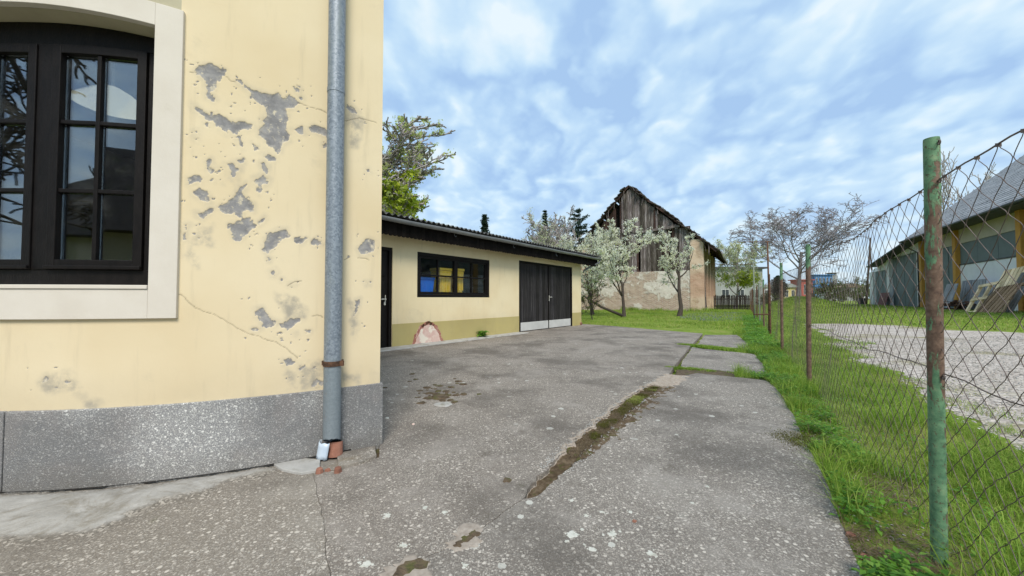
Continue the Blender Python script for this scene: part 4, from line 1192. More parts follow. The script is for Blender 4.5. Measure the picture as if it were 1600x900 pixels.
# window, two sashes of four panes
m = MB(gtf)
f_ = .075
m.box(wl, wr, -.18, -.012, wbot, wbot + f_); m.box(wl, wr, -.18, -.012, wtop - f_, wtop)
m.box(wl, wl + f_, -.18, -.014, wbot + f_, wtop - f_); m.box(wr - f_, wr, -.18, -.014, wbot + f_, wtop - f_)
gwin = m.build('window', M_darkwood, garage, bevel=.004)
wm = (wl + wr) / 2
for a_, b_ in ((wl + f_ + .003, wm - .002), (wm + .002, wr - f_ - .003)):
    z0, z1 = wbot + f_ + .003, wtop - f_ - .003
    st = .055; mid = (a_ + b_) / 2; zm = (z0 + z1) / 2
    m = MB(gtf)
    m.box(a_, a_ + st, -.12, -.04, z0, z1); m.box(b_ - st, b_, -.12, -.04, z0, z1); m.box(a_ + st, b_ - st, -.12, -.041, z0, z0 + st); m.box(a_ + st, b_ - st, -.12, -.041, z1 - st, z1)
    m.box(mid - .018, mid + .018, -.11, -.05, z0 + st, z1 - st)
    m.box(a_ + st, mid - .018, -.11, -.051, zm - .018, zm + .018); m.box(mid + .018, b_ - st, -.11, -.051, zm - .018, zm + .018)
    m.build('sash', M_darkwood, gwin, bevel=.003)
    for xa, xb in ((a_ + st, mid - .018), (mid + .018, b_ - st)):
        for za, zb_ in ((z0 + st, zm - .018), (zm + .018, z1 - st)):
            m = MB(gtf); m.box(xa, xb, -.085, -.081, za, zb_); m.build('pane', M_glass2, gwin)
# double boarded gate door
m = MB(gtf)
m.box(gl, gl + .08, -.2, .006, -.02, gtop); m.box(gr - .05, gr, -.2, .004, -.02, gtop); m.box(gl + .08, gr - .05, -.2, .004, gtop - .06, gtop)
gdoor = m.build('garage_door', M_darkwood, garage, bevel=.004)
gm = g_at(858.5, 470)[0]
kz = g_at(813, 504.5)[1]
for a_, b_ in ((gl + .085, gm - .015), (gm + .015, gr - .055)):
    n = 9; bw = (b_ - a_) / n
    for k in range(n):
        m = MB(gtf); o_ = random.uniform(-.003, .003); m.box(a_ + k * bw + .003, a_ + (k + 1) * bw - .003, -.075, -.045 + o_, .02, gtop - .065); m.build('board', M_doorboard, gdoor)
    m = MB(gtf); m.box(a_ + .02, b_ - .012, -.040, -.032, .025, kz); m.build('kick_panel', M_kick, gdoor, bevel=.002)
    m = MB(gtf); m.box(a_, b_, -.09, -.076, .05, gtop - .08); m.build('backing', M_black, gdoor)
m = MB(gtf); m.box(gm - .035, gm + .012, -.045, -.026, .02, gtop - .065); m.build('cover_strip', M_black, gdoor)
m = MB(gtf); m.box(gm + .02, gm + .06, -.044, -.034, .98, 1.18); m.tube([(gm + .04, -.034, 1.12), (gm + .04, .01, 1.12), (gm + .16, .01, 1.12)], .011, 8); m.build('door_handle', MAT['bright_handle_metal'], gdoor)
# eaves: rafters, scalloped boards, gutter, corrugated sheets
EV = .48
roof_s0, roof_s1 = g_s0 - .2, g_at(938, 400, EV)[0]
sl_ = math.tan(radians(4.0))
Zg = g_at(700, 357, EV)[1]
def zroof(n): return Zg + .025 + (EV + .06 - n) * sl_
n_b = int((roof_s1 - roof_s0 - .1) / .105)
bottom = g_at(760, 390.5, EV - .11)[1]
for k in range(n_b):
    x0 = roof_s0 + .02 + k * .105
    if x0 < -6.2: continue
    zt = Zg - .01
    zb_ = bottom + random.uniform(-.006, .006)
    pts = [(x0 + .002, zt), (x0 + .002, zb_ + .03), (x0 + .022, zb_ + .006), (x0 + .052, zb_), (x0 + .082, zb_ + .006), (x0 + .102, zb_ + .03), (x0 + .102, zt)]
    m = MB(gtf); o_ = random.uniform(-.003, .003); m.prism_y(pts, EV - .125 + o_, EV - .103 + o_); m.build('fascia_board', M_black, garage)
m = MB(gtf)
for s in np.arange(-6.5, roof_s1, .9):
    zt = zroof(0) - .05
    m.box(s, s + .1, -4.9, EV - .13, zt - .16, zt - .03)
m.box(roof_s1 - .03, roof_s1 - .002, -5.4, EV - .126, Zg - .2, Zg - .02)
m.box(g_s0, g_s1, -.25, -.001, GT, zroof(-.3) - .03)
m.build('rafters', M_black, garage)
# soffit boarding
m = MB(gtf); m.box(roof_s0, roof_s1 - .031, .004, EV - .127, bottom + .16, bottom + .18); m.build('soffit', M_black, garage)
# gutter, half round
R_ = .068
vs = []; fs = []
NS = 30
prof = [(R_ * cos(radians(a_)), R_ * sin(radians(a_))) for a_ in range(170, 371, 20)] + [((R_ - .006) * cos(radians(a_)), (R_ - .006) * sin(radians(a_))) for a_ in range(370, 169, -20)]
m = MB(gtf)
for i in range(NS + 1):
    s = roof_s0 + (roof_s1 + .02 - roof_s0) * i / NS
    dz = .012 * sin(i * 1.3)
    vs += [(s, EV + x, Zg - .02 + z + dz * .3) for x, z in prof]
k_ = len(prof)
for i in range(NS):
    for j in range(k_):
        l_ = (j + 1) % k_
        fs.append((i * k_ + j, i * k_ + l_, (i + 1) * k_ + l_, (i + 1) * k_ + j))
fs += [tuple(range(k_)), tuple(NS * k_ + j for j in range(k_ - 1, -1, -1))]
m.add(vs, fs); gut = m.build('gutter', M_zinc2, garage)
for s in np.arange(-6.0, roof_s1, .85):
    m = MB(gtf); m.tube([(s, EV + (R_ + .003) * cos(radians(a_)), Zg - .02 + (R_ + .003) * sin(radians(a_))) for a_ in range(170, 371, 25)], .006, 5); m.build('gutter_bracket', M_zinc2, gut)
# spout leading back to the corner
m = MB(gtf); m.tube([(roof_s1 - .05, EV, Zg - .08), (roof_s1 - .06, EV - .02, Zg - .17), (g_s1 + .08, .10, Zg - .52), (g_s1 + .08, .06, Zg - .62)], .036, 10); m.build('spout', M_zinc2, gut, smooth=True)
for px, py in ((710, 368), (802, 386), (869, 399)):
    s, z = g_at(px, py, EV - .09)
    m = MB(gtf); m.tube([(s, EV - .095, z + .10), (s, EV - .085, z), (s + .02, EV - .07, z - .03), (s + .05, EV - .07, z - .01)], .007, 6); m.build('hook', M_zinc2, garage)
# corrugated sheets with staggered ends
wv = .146; sheet_w = wv * 6
n_sh = int((roof_s1 + .1 - roof_s0) / sheet_w) + 1
for k in range(n_sh):
    a_ = roof_s1 + .06 - (k + 1) * sheet_w; b_ = a_ + sheet_w + .03
    if b_ < -7: continue
    nn = 40; over = random.uniform(.02, .05)
    vs = []; fs = []
    for i in range(nn + 1):
        s = a_ + (b_ - a_) * i / nn
        zz = .026 * cos(2 * pi * s / wv) + (.003 if k % 2 else 0)
        for n_ in (EV + over, EV + over - .02, -5.4):
            vs += [(s, n_, zroof(n_) + zz + .03), (s, n_, zroof(n_) + zz + .037)]
    for i in range(nn):
        o = i * 6; p = o + 6
        fs += [(o, o + 1, p + 1, p), (o + 1, o + 3, p + 3, p + 1), (o + 3, o + 5, p + 5, p + 3), (o, p, p + 2, o + 2), (o + 2, p + 2, p + 4, o + 4)]
    m = MB(gtf); m.add(vs, fs); m.build('roof_sheet', M_roofsheet, garage, recalc=True)
# things inside, by the window
def bin_(name, label, px0, px1, py0, py1, mat, n0, group=None, depth=.4):
    s0, z1 = g_at(px0, py0, n0); s1, z0 = g_at(px1, py1, n0)
    c = gtf((s0 + s1) / 2, n0 - depth / 2, 0)
    tr = thing(name, (c[0], c[1], z0), label, 'bin' if mat is M_yellow else 'crate', group)
    m = MB(gtf); zl = z1 - .07
    q = .03
    vs = [(s0 + q, n0 - q, z0), (s1 - q, n0 - q, z0), (s1 - q, n0 - depth + q, z0), (s0 + q, n0 - depth + q, z0), (s0, n0, zl), (s1, n0, zl), (s1, n0 - depth, zl), (s0, n0 - depth, zl)]
    m.add(vs, [(3, 2, 1, 0), (4, 5, 6, 7), (0, 1, 5, 4), (1, 2, 6, 5), (2, 3, 7, 6), (3, 0, 4, 7)])
    m.build('body', mat, tr, bevel=.02)
    m = MB(gtf); m.box(s0 - .012, s1 + .012, n0 - depth - .01, n0 + .012, zl + .001, z1); m.build('lid', mat, tr, bevel=.015)
    for k in range(3):
        x = s0 + (s1 - s0) * (k + .5) / 3
        m = MB(gtf); m.box(x - .02, x + .02, n0 - .02, n0 + .004, z0 + .1, zl - .05); m.build('rib', mat, tr, bevel=.004)
bin_('plastic_crate', 'bright blue plastic crate behind the lower left garage window pane', 653, 679, 432, 462, M_blue, -.14)
bin_('plastic_bin', 'left yellow plastic bin behind the garage window, next to the blue crate', 688, 706, 418, 462, M_yellow, -.14, 'yellow bins behind the garage window')
bin_('plastic_bin', 'right yellow plastic bin behind the middle of the garage window', 711, 725, 419, 460, M_yellow, -.15, 'yellow bins behind the garage window')
m = MB(gtf); m.box(wl - .3, wr + .2, -.75, -.13, .98, 1.03)
for s in (wl, wr - .2): m.box(s, s + .06, -.7, -.64, 0, .98); m.box(s, s + .06, -.3, -.24, 0, .98)
c = gtf(wm, -.5, 0)
wb = thing('workbench', (c[0], c[1], 0), 'wooden workbench inside the garage window carrying the plastic bins', 'workbench')
m.build('bench', M_greywood, wb)
# broken bricks by its corner and a weed at its foot
for k, (px, py, rz) in enumerate(((899, 506, .4), (906, 507.5, 1.2), (903, 502, .7))):
    x, y = gp(px, py); z0 = 0 if k < 2 else .10
    m = MB(); A_ = Vector((cos(rz), sin(rz), 0)); B_ = Vector((-sin(rz), cos(rz), 0))
    m.obox((x, y, z0 + .05), A_ * (.16, .15, .13)[k], B_ * .075, (0, 0, .05))
    o = m.build('loose_brick', M_clay, None, bevel=.012)
    tag(o, ('red brick on the ground at the garage corner, nearer the white kick panel', 'red brick on the ground at the outer side of the garage corner', 'red brick lying on top of the two at the garage corner')[k], 'brick', 'bricks at the garage corner')

# ================================================================== CHAIN LINK FENCE
def ptf(s, n, z):
    """s along the fence, n to its right, z up"""
    x, y = fxy(n, s)
    return (float(x), float(y), z)
fence = thing('chain_link_fence', (1.72, 1.52, 0), 'rusty chain link fence on green flaking posts beside the grass verge', 'fence')
n_posts = 12
PH = 1.74
for k in range(-1, n_posts):
    s = k * FS
    lean = random.uniform(-.02, .02) if k else .0
    lean2 = random.uniform(-.03, .03) if k > 0 else .0
    h = PH + (random.uniform(-.03, .04) if k > 0 else 0)
    r = .0245
    if k == 0: lean2 = .016
    m = MB(ptf)
    m.tube([(s, 0, -.15), (s + lean * .5, lean2 * .5, h * .5), (s + lean, lean2, h - .012), (s + lean, lean2, h)], [r, r, r, r * .96], 20, caps=False)
    m.tube([(s + lean, lean2, h), (s + lean, lean2, h - .03), (s + lean, lean2, h - .3)], [r * .96, r * .82, r * .82], 20, caps=True)
    po = m.build('post', M_post if k in (-1, 0) else M_post_rust if k in (1, 2, 4) else (M_rust if k not in (5, 7) else M_concpost), fence, smooth=True, recalc=False)
    if k == 1: po['label'] = 'rusty post with a pale green top'
    if k == 0: po['label'] = 'thick post with large green paint patches over rust'
    for zz in (1.72, 1.565, .775):
        m = MB(ptf)
        c = (s + lean * zz / h, lean2 * zz / h, zz - .01)
        m.tube([(c[0] - r - .008 + .009 * cos(a_), c[1] + .012, c[2] + .009 * sin(a_)) for a_ in np.linspace(0, 2 * pi, 9)], .0028, 5, caps=False)
        m.build('eyelet', M_wire, po)
S_A, S_B = -FS, (n_posts - 1) * FS
def sag(s, z):
    """waves and dents of the netting, shared by neighbouring wires"""
    k = np.clip(z / 1.55, 0, 1)
    f = (s / FS) - np.floor(s / FS)
    bow = 4 * f * (1 - f)
    dn = .025 * np.sin(s * 2.1 + z * 3) * bow + .02 * (fbm(s * 1.7, z * 1.7, 4, 3) - .5) * 2
    ds = .030 * (fbm(s * 2.6 + 9, z * 2.6, 7, 3) - .5) * 2 + .012 * (fbm(s * 11 + 9, z * 11, 27, 2) - .5)
    dz = -.022 * bow * k + .022 * (fbm(s * 3 + 5, z * 3, 12, 3) - .5) * 2
    return ds, dn, dz
def tubes_np(P, r, n=4):
    """P (wires, pts, 3) -> verts, faces of thin n-sided tubes"""
    W_, K, _ = P.shape
    T = np.gradient(P, axis=1); T /= np.linalg.norm(T, axis=2, keepdims=True) + 1e-12
    ref = np.array([FN[0], FN[1], 0.0])
    X_ = np.cross(T, ref); X_ /= np.linalg.norm(X_, axis=2, keepdims=True) + 1e-12
    Y_ = np.cross(T, X_)
    an = 2 * np.pi * np.arange(n) / n + .4
    rr = r if np.ndim(r) == 0 else np.asarray(r)[:, None, None, None]
    V = P[:, :, None, :] + (X_[:, :, None, :] * np.cos(an)[None, None, :, None] + Y_[:, :, None, :] * np.sin(an)[None, None, :, None]) * rr
    idx = np.arange(W_ * K * n).reshape(W_, K, n)
    a = idx[:, :-1, :]; b = idx[:, 1:, :]
    F = np.stack([a, np.roll(a, -1, 2), np.roll(b, -1, 2), b], -1).reshape(-1, 4)
    return V.reshape(-1, 3), F
P0 = .0575; HZ = .108
n_w = int((S_B - S_A) / P0)
z_top = 1.555; n_half = int(z_top / (HZ / 2))
ss = S_A + P0 * np.arange(n_w)
kk = np.arange(n_half + 1)
for nm, lo, hi, sub in (('near', S_A, 5.4, 5), ('far', 5.4, S_B, 1)):
    sel = (ss >= lo) & (ss < hi)
    s0 = ss[sel]; wi = np.nonzero(sel)[0]
    tt = np.linspace(0, n_half, n_half * sub + 1)
    tri = np.abs((tt % 2) - 1) * 2 - 1                 # +1 at even, -1 at odd
    if sub > 1:
        tri = np.clip(tri * 1.22, -1, 1)
    sign = np.where(wi % 2 == 0, 1, -1)
    S_ = s0[:, None] + sign[:, None] * tri[None, :] * (P0 / 2 + .0015)
    Z_ = np.repeat((z_top - tt * HZ / 2)[None, :], len(s0), 0)
    ds, dn, dz = sag(S_, Z_)
    Nn = dn + .029 + (sign[:, None] * .0014 * np.cos(tt * pi)[None, :])
    S2, Z2 = S_ + ds, Z_ + dz
    Xw, Yw = fxy(Nn, S2)
    V, F = tubes_np(np.stack([Xw, Yw, Z2], -1), .0012 if sub > 1 else .0008, 5 if sub > 1 else 3)
    kind(np_mesh('wire_netting', V, F, M_wire, fence, smooth=True), 'stuff')
for z, nm in ((z_top + .005, 'top_wire'), (.775, 'tension_wire')):
    sv = np.arange(S_A, S_B, .05 if True else 0)
    ds, dn, dz = sag(sv, np.full(sv.shape, z))
    Xw, Yw = fxy(dn + .029 if nm == 'top_wire' else dn + .033, sv)
    V, F = tubes_np(np.stack([Xw, Yw, z + dz], -1)[None], .0028 if nm == 'top_wire' else .0024, 6)
    np_mesh(nm, V, F, M_wire, fence, smooth=True)
# wire twists where the netting hangs on the top wire
m = MB()
for i in range(int((7 - S_A) / (2 * P0))):
    s = S_A + 2 * P0 * i + (P0 / 2); z = z_top
    ds, dn, dz = sag(np.array([s]), np.array([z]))
    x, y = fxy(float(dn[0]) + .029, s + float(ds[0])); 
    m.obox((float(x), float(y), z + float(dz[0]) + .002), (.006 * FD[0], .006 * FD[1], .002), (.0045 * FN[0], .0045 * FN[1], 0), (0, 0, .006))
kind(m.build('wire_twists', M_wire, fence), 'stuff')
# tall L shaped line poles among the posts
for k, (px, dist, h, arm, lab) in enumerate(((1200.5, 10.6, 2.72, .82, 'tall thin rusty pole with a bare arm, third post along the fence'), (1178, 17.6, 2.72, 1.9, 'tall grey green line pole farther along the fence, arm over the lawn'))):
    x = (px - 800) / FPX * dist
    tr = thing('line_pole', (x, dist, 0), lab, 'pole', 'tall line poles along the fence')
    m = MB(); m.tube([(x, dist, -.1), (x + .015, dist, h * .5), (x, dist, h)], .022 if k == 0 else .03, 8); m.build('upright', M_rust if k == 0 else M_concpost, tr, smooth=True)
    m = MB(); m.tube([(x + .06, dist, h - .02), (x - arm, dist + .1, h - .005)], .013, 6); m.build('arm', M_rust, tr, smooth=True)
    if k == 0:
        m = MB(); m.tube([(x, dist, .62), (x - .42, dist + .02, .62)], .02, 6); m.build('brace', M_rust, tr)

# ================================================================== OLD BARN
BA = np.array([15.45, 29.75]); BU = np.array([-.845, .535]); BU = BU / np.hypot(*BU); BN = np.array([-BU[1], BU[0]])
BN = BN if BN[1] < 0 else -BN
def btf(w_, n, z):
    p = BA + BU * w_ + BN * n
    return (float(p[0]), float(p[1]), z)
def b_at(px, py, n=0.0):
    a, y, z = ray(px, py)
    k, s = np.linalg.solve(np.array([[a, -BU[0]], [y, -BU[1]]]), BA + BN * n)
    return float(s), float(EYE + k * z)
barn = thing('old_barn', (11, 33, 0), 'dilapidated tall barn with weathered plank gable and crumbling brick base', 'barn')
BW, BL = 10.5, 13.0
rdg_w, rdg_z = b_at(981, 287, .35)
eR_w, eR_z = b_at(1123, 391, .35); eL_w, eL_z = BW + .95, b_at(1123, 391, .35)[1] + .3
def broof(w_):
    return rdg_z - .14 - (rdg_z - eR_z) * (rdg_w - w_) / (rdg_w - eR_w) if w_ < rdg_w else rdg_z - .14 - (rdg_z - eL_z) * (w_ - rdg_w) / (eL_w - rdg_w)
MZ = b_at(1020, 424.5)[1]
def rough_box(m, a_, b_, n0, n1, z0, z1, nx, nz_, amp, seed):
    """wall block with an uneven face (n1 side)"""
    vs = []; fs = []
    for i in range(nx + 1):
        for j in range(nz_ + 1):
            x = a_ + (b_ - a_) * i / nx; z = z0 + (z1 - z0) * j / nz_
            d = (float(fbm(x * 2.1, z * 2.1, seed, 4, .6)) - .5) * 2 * amp
            vs.append((x, n1 + d, z + (0 if j < nz_ else (float(fbm(x * 2, 7, seed)) - .5) * amp * 3)))
    for i in range(nx):
        for j in range(nz_):
            q = i * (nz_ + 1) + j; fs.append((q, q + 1, q + nz_ + 2, q + nz_ + 1))
    o = len(vs)
    vs += [(a_, n0, z0), (a_, n0, z1), (b_, n0, z1), (b_, n0, z0)]
    fs += [(o, o + 1, o + 2, o + 3)]
    e = nz_ + 1
    L = [j for j in range(e)]; R = [nx * e + j for j in range(e)]
    T = [i * e + nz_ for i in range(nx + 1)]
    fs += [tuple([o, *L, o + 1]), tuple([o + 3, o + 2, *R[::-1]]), tuple([o + 1, *T, o + 2])]
    m.add(vs, fs)
m = MB(btf); rough_box(m, 1.0, BW, -.45, 0, -.2, MZ, 60, 24, .035, 3); m.build('masonry_base', M_brick, barn)
pw = b_at(1076, 430)[0]
m = MB(btf); rough_box(m, 0, 1.0, -.6, .06, -.2, broof(.5) - .32, 8, 36, .03, 5); m.build('corner_pier', M_pier, barn)
m = MB(btf); rough_box(m, BW - .9, BW, -.6, .05, MZ - .1, broof(BW - .2) - .4, 8, 20, .03, 6); m.build('corner_pier', M_pier, barn)
# flank towards the fence: recessed wall and piers
m = MB(btf); rough_box(m, .55, .9, -BL, -.6, -.2, 1.4, 4, 6, .0, 7); m.build('flank_wall', M_brick, barn)
for k, n_ in enumerate((-3.6, -6.8, -9.8, -12.6)):
    m = MB(btf); m.box(0, .5, n_ - .55, n_, -.2, broof(.2) - .3); m.build('pier', M_pier, barn, bevel=.03)
m = MB(btf); m.beam((-.05, -1.0, 0), (.25, -2.2, 3.9), .14, .14); m.build('leaning_prop', M_barnwood, barn)
m = MB(btf); m.box(0.0, .2, -BL, -.61, eR_z + .6, eR_z + .82); m.build('wall_plate', M_barnwood_dark, barn)
# closed dark shell: back, left flank
m = MB(btf); m.box(0, BW, -BL - .3, -BL, -.2, eL_z + 1); m.box(BW - .4, BW, -BL, -.46, -.2, eL_z + .2)
pts = [(0.3, eR_z + .5), (rdg_w, rdg_z - .5), (BW - .3, eL_z + .4)]
m.prism_y(pts, -BL - .3, -BL - .01); m.build('rear_walls', M_barnwood_dark, barn)
# planks
bz = b_at(1000, 362.5)[1]; bz2 = b_at(1058, 354)[1]; bzm = (bz + bz2) / 2
def planks(a_, b_, zlo, zhi, n0, mat, miss, wmin=.13, wmax=.24, jit=.10):
    x = a_
    while x < b_ - .05:
        w_ = min(random.uniform(wmin, wmax), b_ - x)
        if random.random() > miss:
            z0 = zlo(x + w_ / 2) + random.uniform(-jit, jit * .3); z1 = zhi(x + w_ / 2) + random.uniform(-jit, 0)
            o_ = random.uniform(-.02, .02); d_ = random.uniform(-.012, .012)
            if z1 > z0 + .2:
                zt0, zt1 = zhi(x), zhi(x + w_)
                lo_, hi_ = (zt0 - zhi(x + w_ / 2)), (zt1 - zhi(x + w_ / 2))
                vs = [(x + .008, n0 + o_, z0), (x + w_ - .008 + d_, n0 + o_, z0 + random.uniform(-.04, .04)), (x + w_ - .008, n0 + o_, z1 + hi_), (x + .008, n0 + o_, z1 + lo_)]
                vs += [(p, q + .028, r) for p, q, r in vs]
                m = MB(btf); m.add(vs, [(3, 2, 1, 0), (4, 5, 6, 7), (0, 1, 5, 4), (1, 2, 6, 5), (2, 3, 7, 6), (3, 0, 4, 7)])
                m.build('plank', mat if not callable(mat) else mat(x), barn)
        x += w_
lo_mat = lambda x: M_barnwood if random.random() < (.72 if x < 6.2 else .35) else M_barnwood_dark
planks(1.02, 6.9, lambda x: MZ + .02, lambda x: bzm + .02, -.10, lo_mat, .03)
planks(6.9, BW - .9, lambda x: MZ + .02, lambda x: min(bzm + random.uniform(-.3, .4), broof(x) - .5), -.14, lambda x: M_barnwood_dark if random.random() < .7 else M_barnwood, .10)
w_l = b_at(971, 330)[0]; w_r = b_at(1064, 350)[0]
planks(w_r, w_l, lambda x: bzm - .05, lambda x: broof(x) - (.12 if x > rdg_w - 2.2 else .28), -.02, lambda x: M_barnwood if random.random() < .82 else M_barnwood_dark, .02, jit=.14)
planks(w_l + .05, BW - 1.0, lambda x: bzm - .3, lambda x: broof(x) - .35, -.16, M_barnwood_dark, .22)
planks(1.0, w_r - .02, lambda x: bzm + .1, lambda x: broof(x) - .35, -.30, M_barnwood_dark, .25)
m = MB(btf); m.beam((b_at(1062, 353)[0], .05, b_at(1062, 353)[1]), (b_at(994, 364)[0], .05, b_at(994, 364)[1]), .08, .20); m.build('ledge_beam', M_barnwood, barn)
m = MB(btf); m.box(1.0, BW - .9, -.40, -.22, MZ - .05, MZ + .22); m.box(1.0, BW - .9, -.55, -.32, bzm - .1, bzm + .1); m.build('tie_beams', M_barnwood_dark, barn)
# near-black sheet behind the gable: the loft's shade put into its colour
m = MB(btf); m.prism_y([(.5, MZ), (.5, broof(.5) - .3), (rdg_w, rdg_z - .5), (BW - .5, broof(BW - .5) - .3), (BW - .5, MZ)], -.75, -.70); m.build('loft_shade_sheet', plain('loft_darkness', (.012, .010, .009), (.02, .016, .014), 6, .95, .2, 20), barn)
for side in (0, 1):
    ew, ez = (eR_w, eR_z) if side == 0 else (eL_w, eL_z)
    L = math.hypot(rdg_w - ew, rdg_z - ez)
    nC = int(L / .46)
    ux, uz = (ew - rdg_w) / L, (ez - rdg_z) / L
    for k in range(nC + 1):
        d0, d1 = k * L / (nC + 1), (k + 1) * L / (nC + 1) + .10
        jn = .36 + random.uniform(-.34, .26)
        th = .09
        sgw = .05 * sin(k * .8) + random.uniform(-.09, .06)
        p0 = (rdg_w + ux * d0, rdg_z + uz * d0 + sgw); p1 = (rdg_w + ux * d1, rdg_z + uz * d1 + (.13 if side == 0 else .22) + sgw)
        m = MB(btf); vs = []; NT_ = 14
        for i in range(NT_ + 1):
            n_ = jn - (jn + BL + .4) * i / NT_
            o_ = random.uniform(-.02, .02) - .12 * sin(pi * i / NT_)
            vs += [(p0[0], n_, p0[1] + o_ - th), (p0[0], n_, p0[1] + o_), (p1[0], n_, p1[1] + o_), (p1[0], n_, p1[1] + o_ - th)]
        fs = [(0, 1, 2, 3), tuple(4 * NT_ + q for q in (3, 2, 1, 0))]
        for i in range(NT_):
            for q in range(4):
                fs.append((4 * i + q, 4 * i + (q + 1) % 4, 4 * i + 4 + (q + 1) % 4, 4 * i + 4 + q))
        m.add(vs, fs); m.build('tile_course', M_barntile, barn)
    # rafters and battens showing at the verge
    m = MB(btf)
    for n_ in (.12, -1.2, -2.6, -4.2, -6, -8, -10, -12):
        m.beam((rdg_w, n_, rdg_z - .16), (ew - ux * .2, n_, ez - uz * .2 - .16), .12, .16)
    m.build('rafters', M_barnwood_dark, barn)
    for k in range(16):
        d0 = random.uniform(.2, L - .2); n_ = random.uniform(.1, .5); hw = random.uniform(.08, .22)
        c_ = (rdg_w + ux * d0, n_, rdg_z + uz * d0 + random.uniform(-.26, .10))
        an_ = math.atan2(uz, ux) + random.uniform(-.5, .5)
        m = MB(btf); m.obox(c_, (hw * cos(an_), 0, hw * sin(an_)), (0, .15, 0), (-.02 * sin(an_), 0, .02 * cos(an_))); m.build('broken_tile', M_barntile, barn)
    for k in range(9):
        d0 = random.uniform(.5, L - .6); n_ = random.uniform(.05, .3)
        a_ = (rdg_w + ux * d0, n_, rdg_z + uz * d0 - .12)
        m = MB(btf); m.beam(a_, (a_[0] + random.uniform(-.15, .15), n_ + .02, a_[2] - random.uniform(.4, 1.0)), .09, .03); m.build('loose_batten', M_barnwood, barn)

# ================================================================== WAREHOUSE (right)
WA = np.array([33.1, 29.9]); WU = FD.copy(); WN = -FN
WG = .315
def wtf(s, n, z):
    p = WA + WU * s + WN * n
    return (float(p[0]), float(p[1]), z)
def w_at(px, py, n=0.0):
    a, y, z = ray(px, py)
    k, s = np.linalg.solve(np.array([[a, -WU[0]], [y, -WU[1]]]), WA + WN * n)
    return float(s), float(EYE + k * z)
ware = thing('warehouse', (33, 28, WG), 'long machine hall with ochre timber posts, grey doors and slate roof', 'barn')
EZ = w_at(1500, 346, 1.0)[1]
sE = w_at(1408, 378, 1.0)[0]
p_s = [w_at(1441, 430)[0], w_at(1495, 430)[0], w_at(1598, 430)[0]]
stp = p_s[0] - p_s[1]
p_s = [p_s[0], p_s[1], p_s[2], p_s[2] - stp * 1.15, p_s[2] - stp * 2.3]
S_END = p_s[-1] - .3
DEP = 15.0
# walls between the posts
for k in range(4):
    a_, b_ = p_s[k + 1] + .2, p_s[k] - .2
    m = MB(wtf); m.box(a_, b_, -.35, -.08, 4.72, EZ - .05); m.build('beige_wall', M_beige_wall, ware)
    if k == 0:
        m = MB(wtf); m.box(a_, b_, -.3, -.12, WG - .1, 4.71); o = m.build('sliding_door', M_doorgrey, ware)
        for q in range(5):
            x = a_ + (b_ - a_) * q / 4
            m = MB(wtf); m.box(x - .04, x + .04, -.119, -.09, WG, 4.70); m.build('door_rib', M_doorgrey, o)
    else:
        for q in range(3):
            x0 = a_ + (b_ - a_) * q / 3; x1 = a_ + (b_ - a_) * (q + 1) / 3
            m = MB(wtf); m.box(x0 + .015, x1 - .015, -.3, -.12, 3.36, 4.70); m.build('upper_panel', M_doorgrey, ware)
        m = MB(wtf); m.box(a_, b_, -.16, -.06, 3.28, 3.355); m.build('rail', M_darkfascia, ware)
        m = MB(wtf); m.box(a_, b_, -.35, -.10, WG - .2, 3.275); m.build('white_wall', M_white_wall, ware)
for s in p_s:
    m = MB(wtf); m.box(s - .2, s + .2, -.25, .12, WG - .1, EZ - .04); po = m.build('timber_post', M_ochre, ware, bevel=.02)
# shell behind
m = MB(wtf); m.box(S_END, p_s[0] + .25, -DEP, -DEP + .3, WG - .2, EZ); m.box(S_END, S_END + .3, -DEP + .3, -.36, WG - .2, EZ)
m.build('rear_walls', M_beige_wall, ware)
rise = w_at(1600, 243, -6.5)[1]
tanp = math.tan(radians(42))
RN = -DEP / 2
zr = EZ + (1.0 - RN) * tanp
sW = p_s[0] + .25
m = MB(wtf)
m.add([(sW, -.1, WG - .2), (sW, -DEP, WG - .2), (sW, -DEP, EZ), (sW, RN, zr - .3), (sW, -.1, EZ + .9)], [(0, 1, 2, 3, 4)])
m.add([(sW - .3, -.1, WG - .2), (sW - .3, -DEP, WG - .2), (sW - .3, -DEP, EZ), (sW - .3, RN, zr - .3), (sW - .3, -.1, EZ + .9)], [(0, 1, 2, 3, 4)])
m.build('gable_wall', M_white_wall, ware)
# slate courses
L = math.hypot(1.0 - RN, zr - EZ); nC = 36
cu = (( RN - 1.0) / L, (zr - EZ) / L)
for k in range(nC):
    d0, d1 = L * k / nC, L * (k + 1) / nC + .06
    p0 = (1.0 + cu[0] * d0, EZ + cu[1] * d0 + .05); p1 = (1.0 + cu[0] * d1, EZ + cu[1] * d1 + .01)
    m = MB(wtf)
    vs = []; NT_ = 30
    for i in range(NT_ + 1):
        s = S_END - .5 + (sE - S_END + .5) * i / NT_; o_ = random.uniform(-.008, .010)
        vs += [(s, p0[0], p0[1] - .03 + o_), (s, p0[0], p0[1] + o_), (s, p1[0], p1[1] + o_), (s, p1[0], p1[1] - .03 + o_)]
    fs = [(0, 1, 2, 3), tuple(4 * NT_ + q for q in (3, 2, 1, 0))]
    for i in range(NT_):
        for q in range(4): fs.append((4 * i + q, 4 * i + (q + 1) % 4, 4 * i + 4 + (q + 1) % 4, 4 * i + 4 + q))
    m.add(vs, fs); m.build('slate_course', M_slate, ware)
m = MB(wtf)
m.add([(S_END - .5, RN, zr + .02), (sE, RN, zr + .02), (sE, -DEP - 1, EZ), (S_END - .5, -DEP - 1, EZ)], [(0, 1, 2, 3)]); m.build('rear_slope', M_slate, ware)
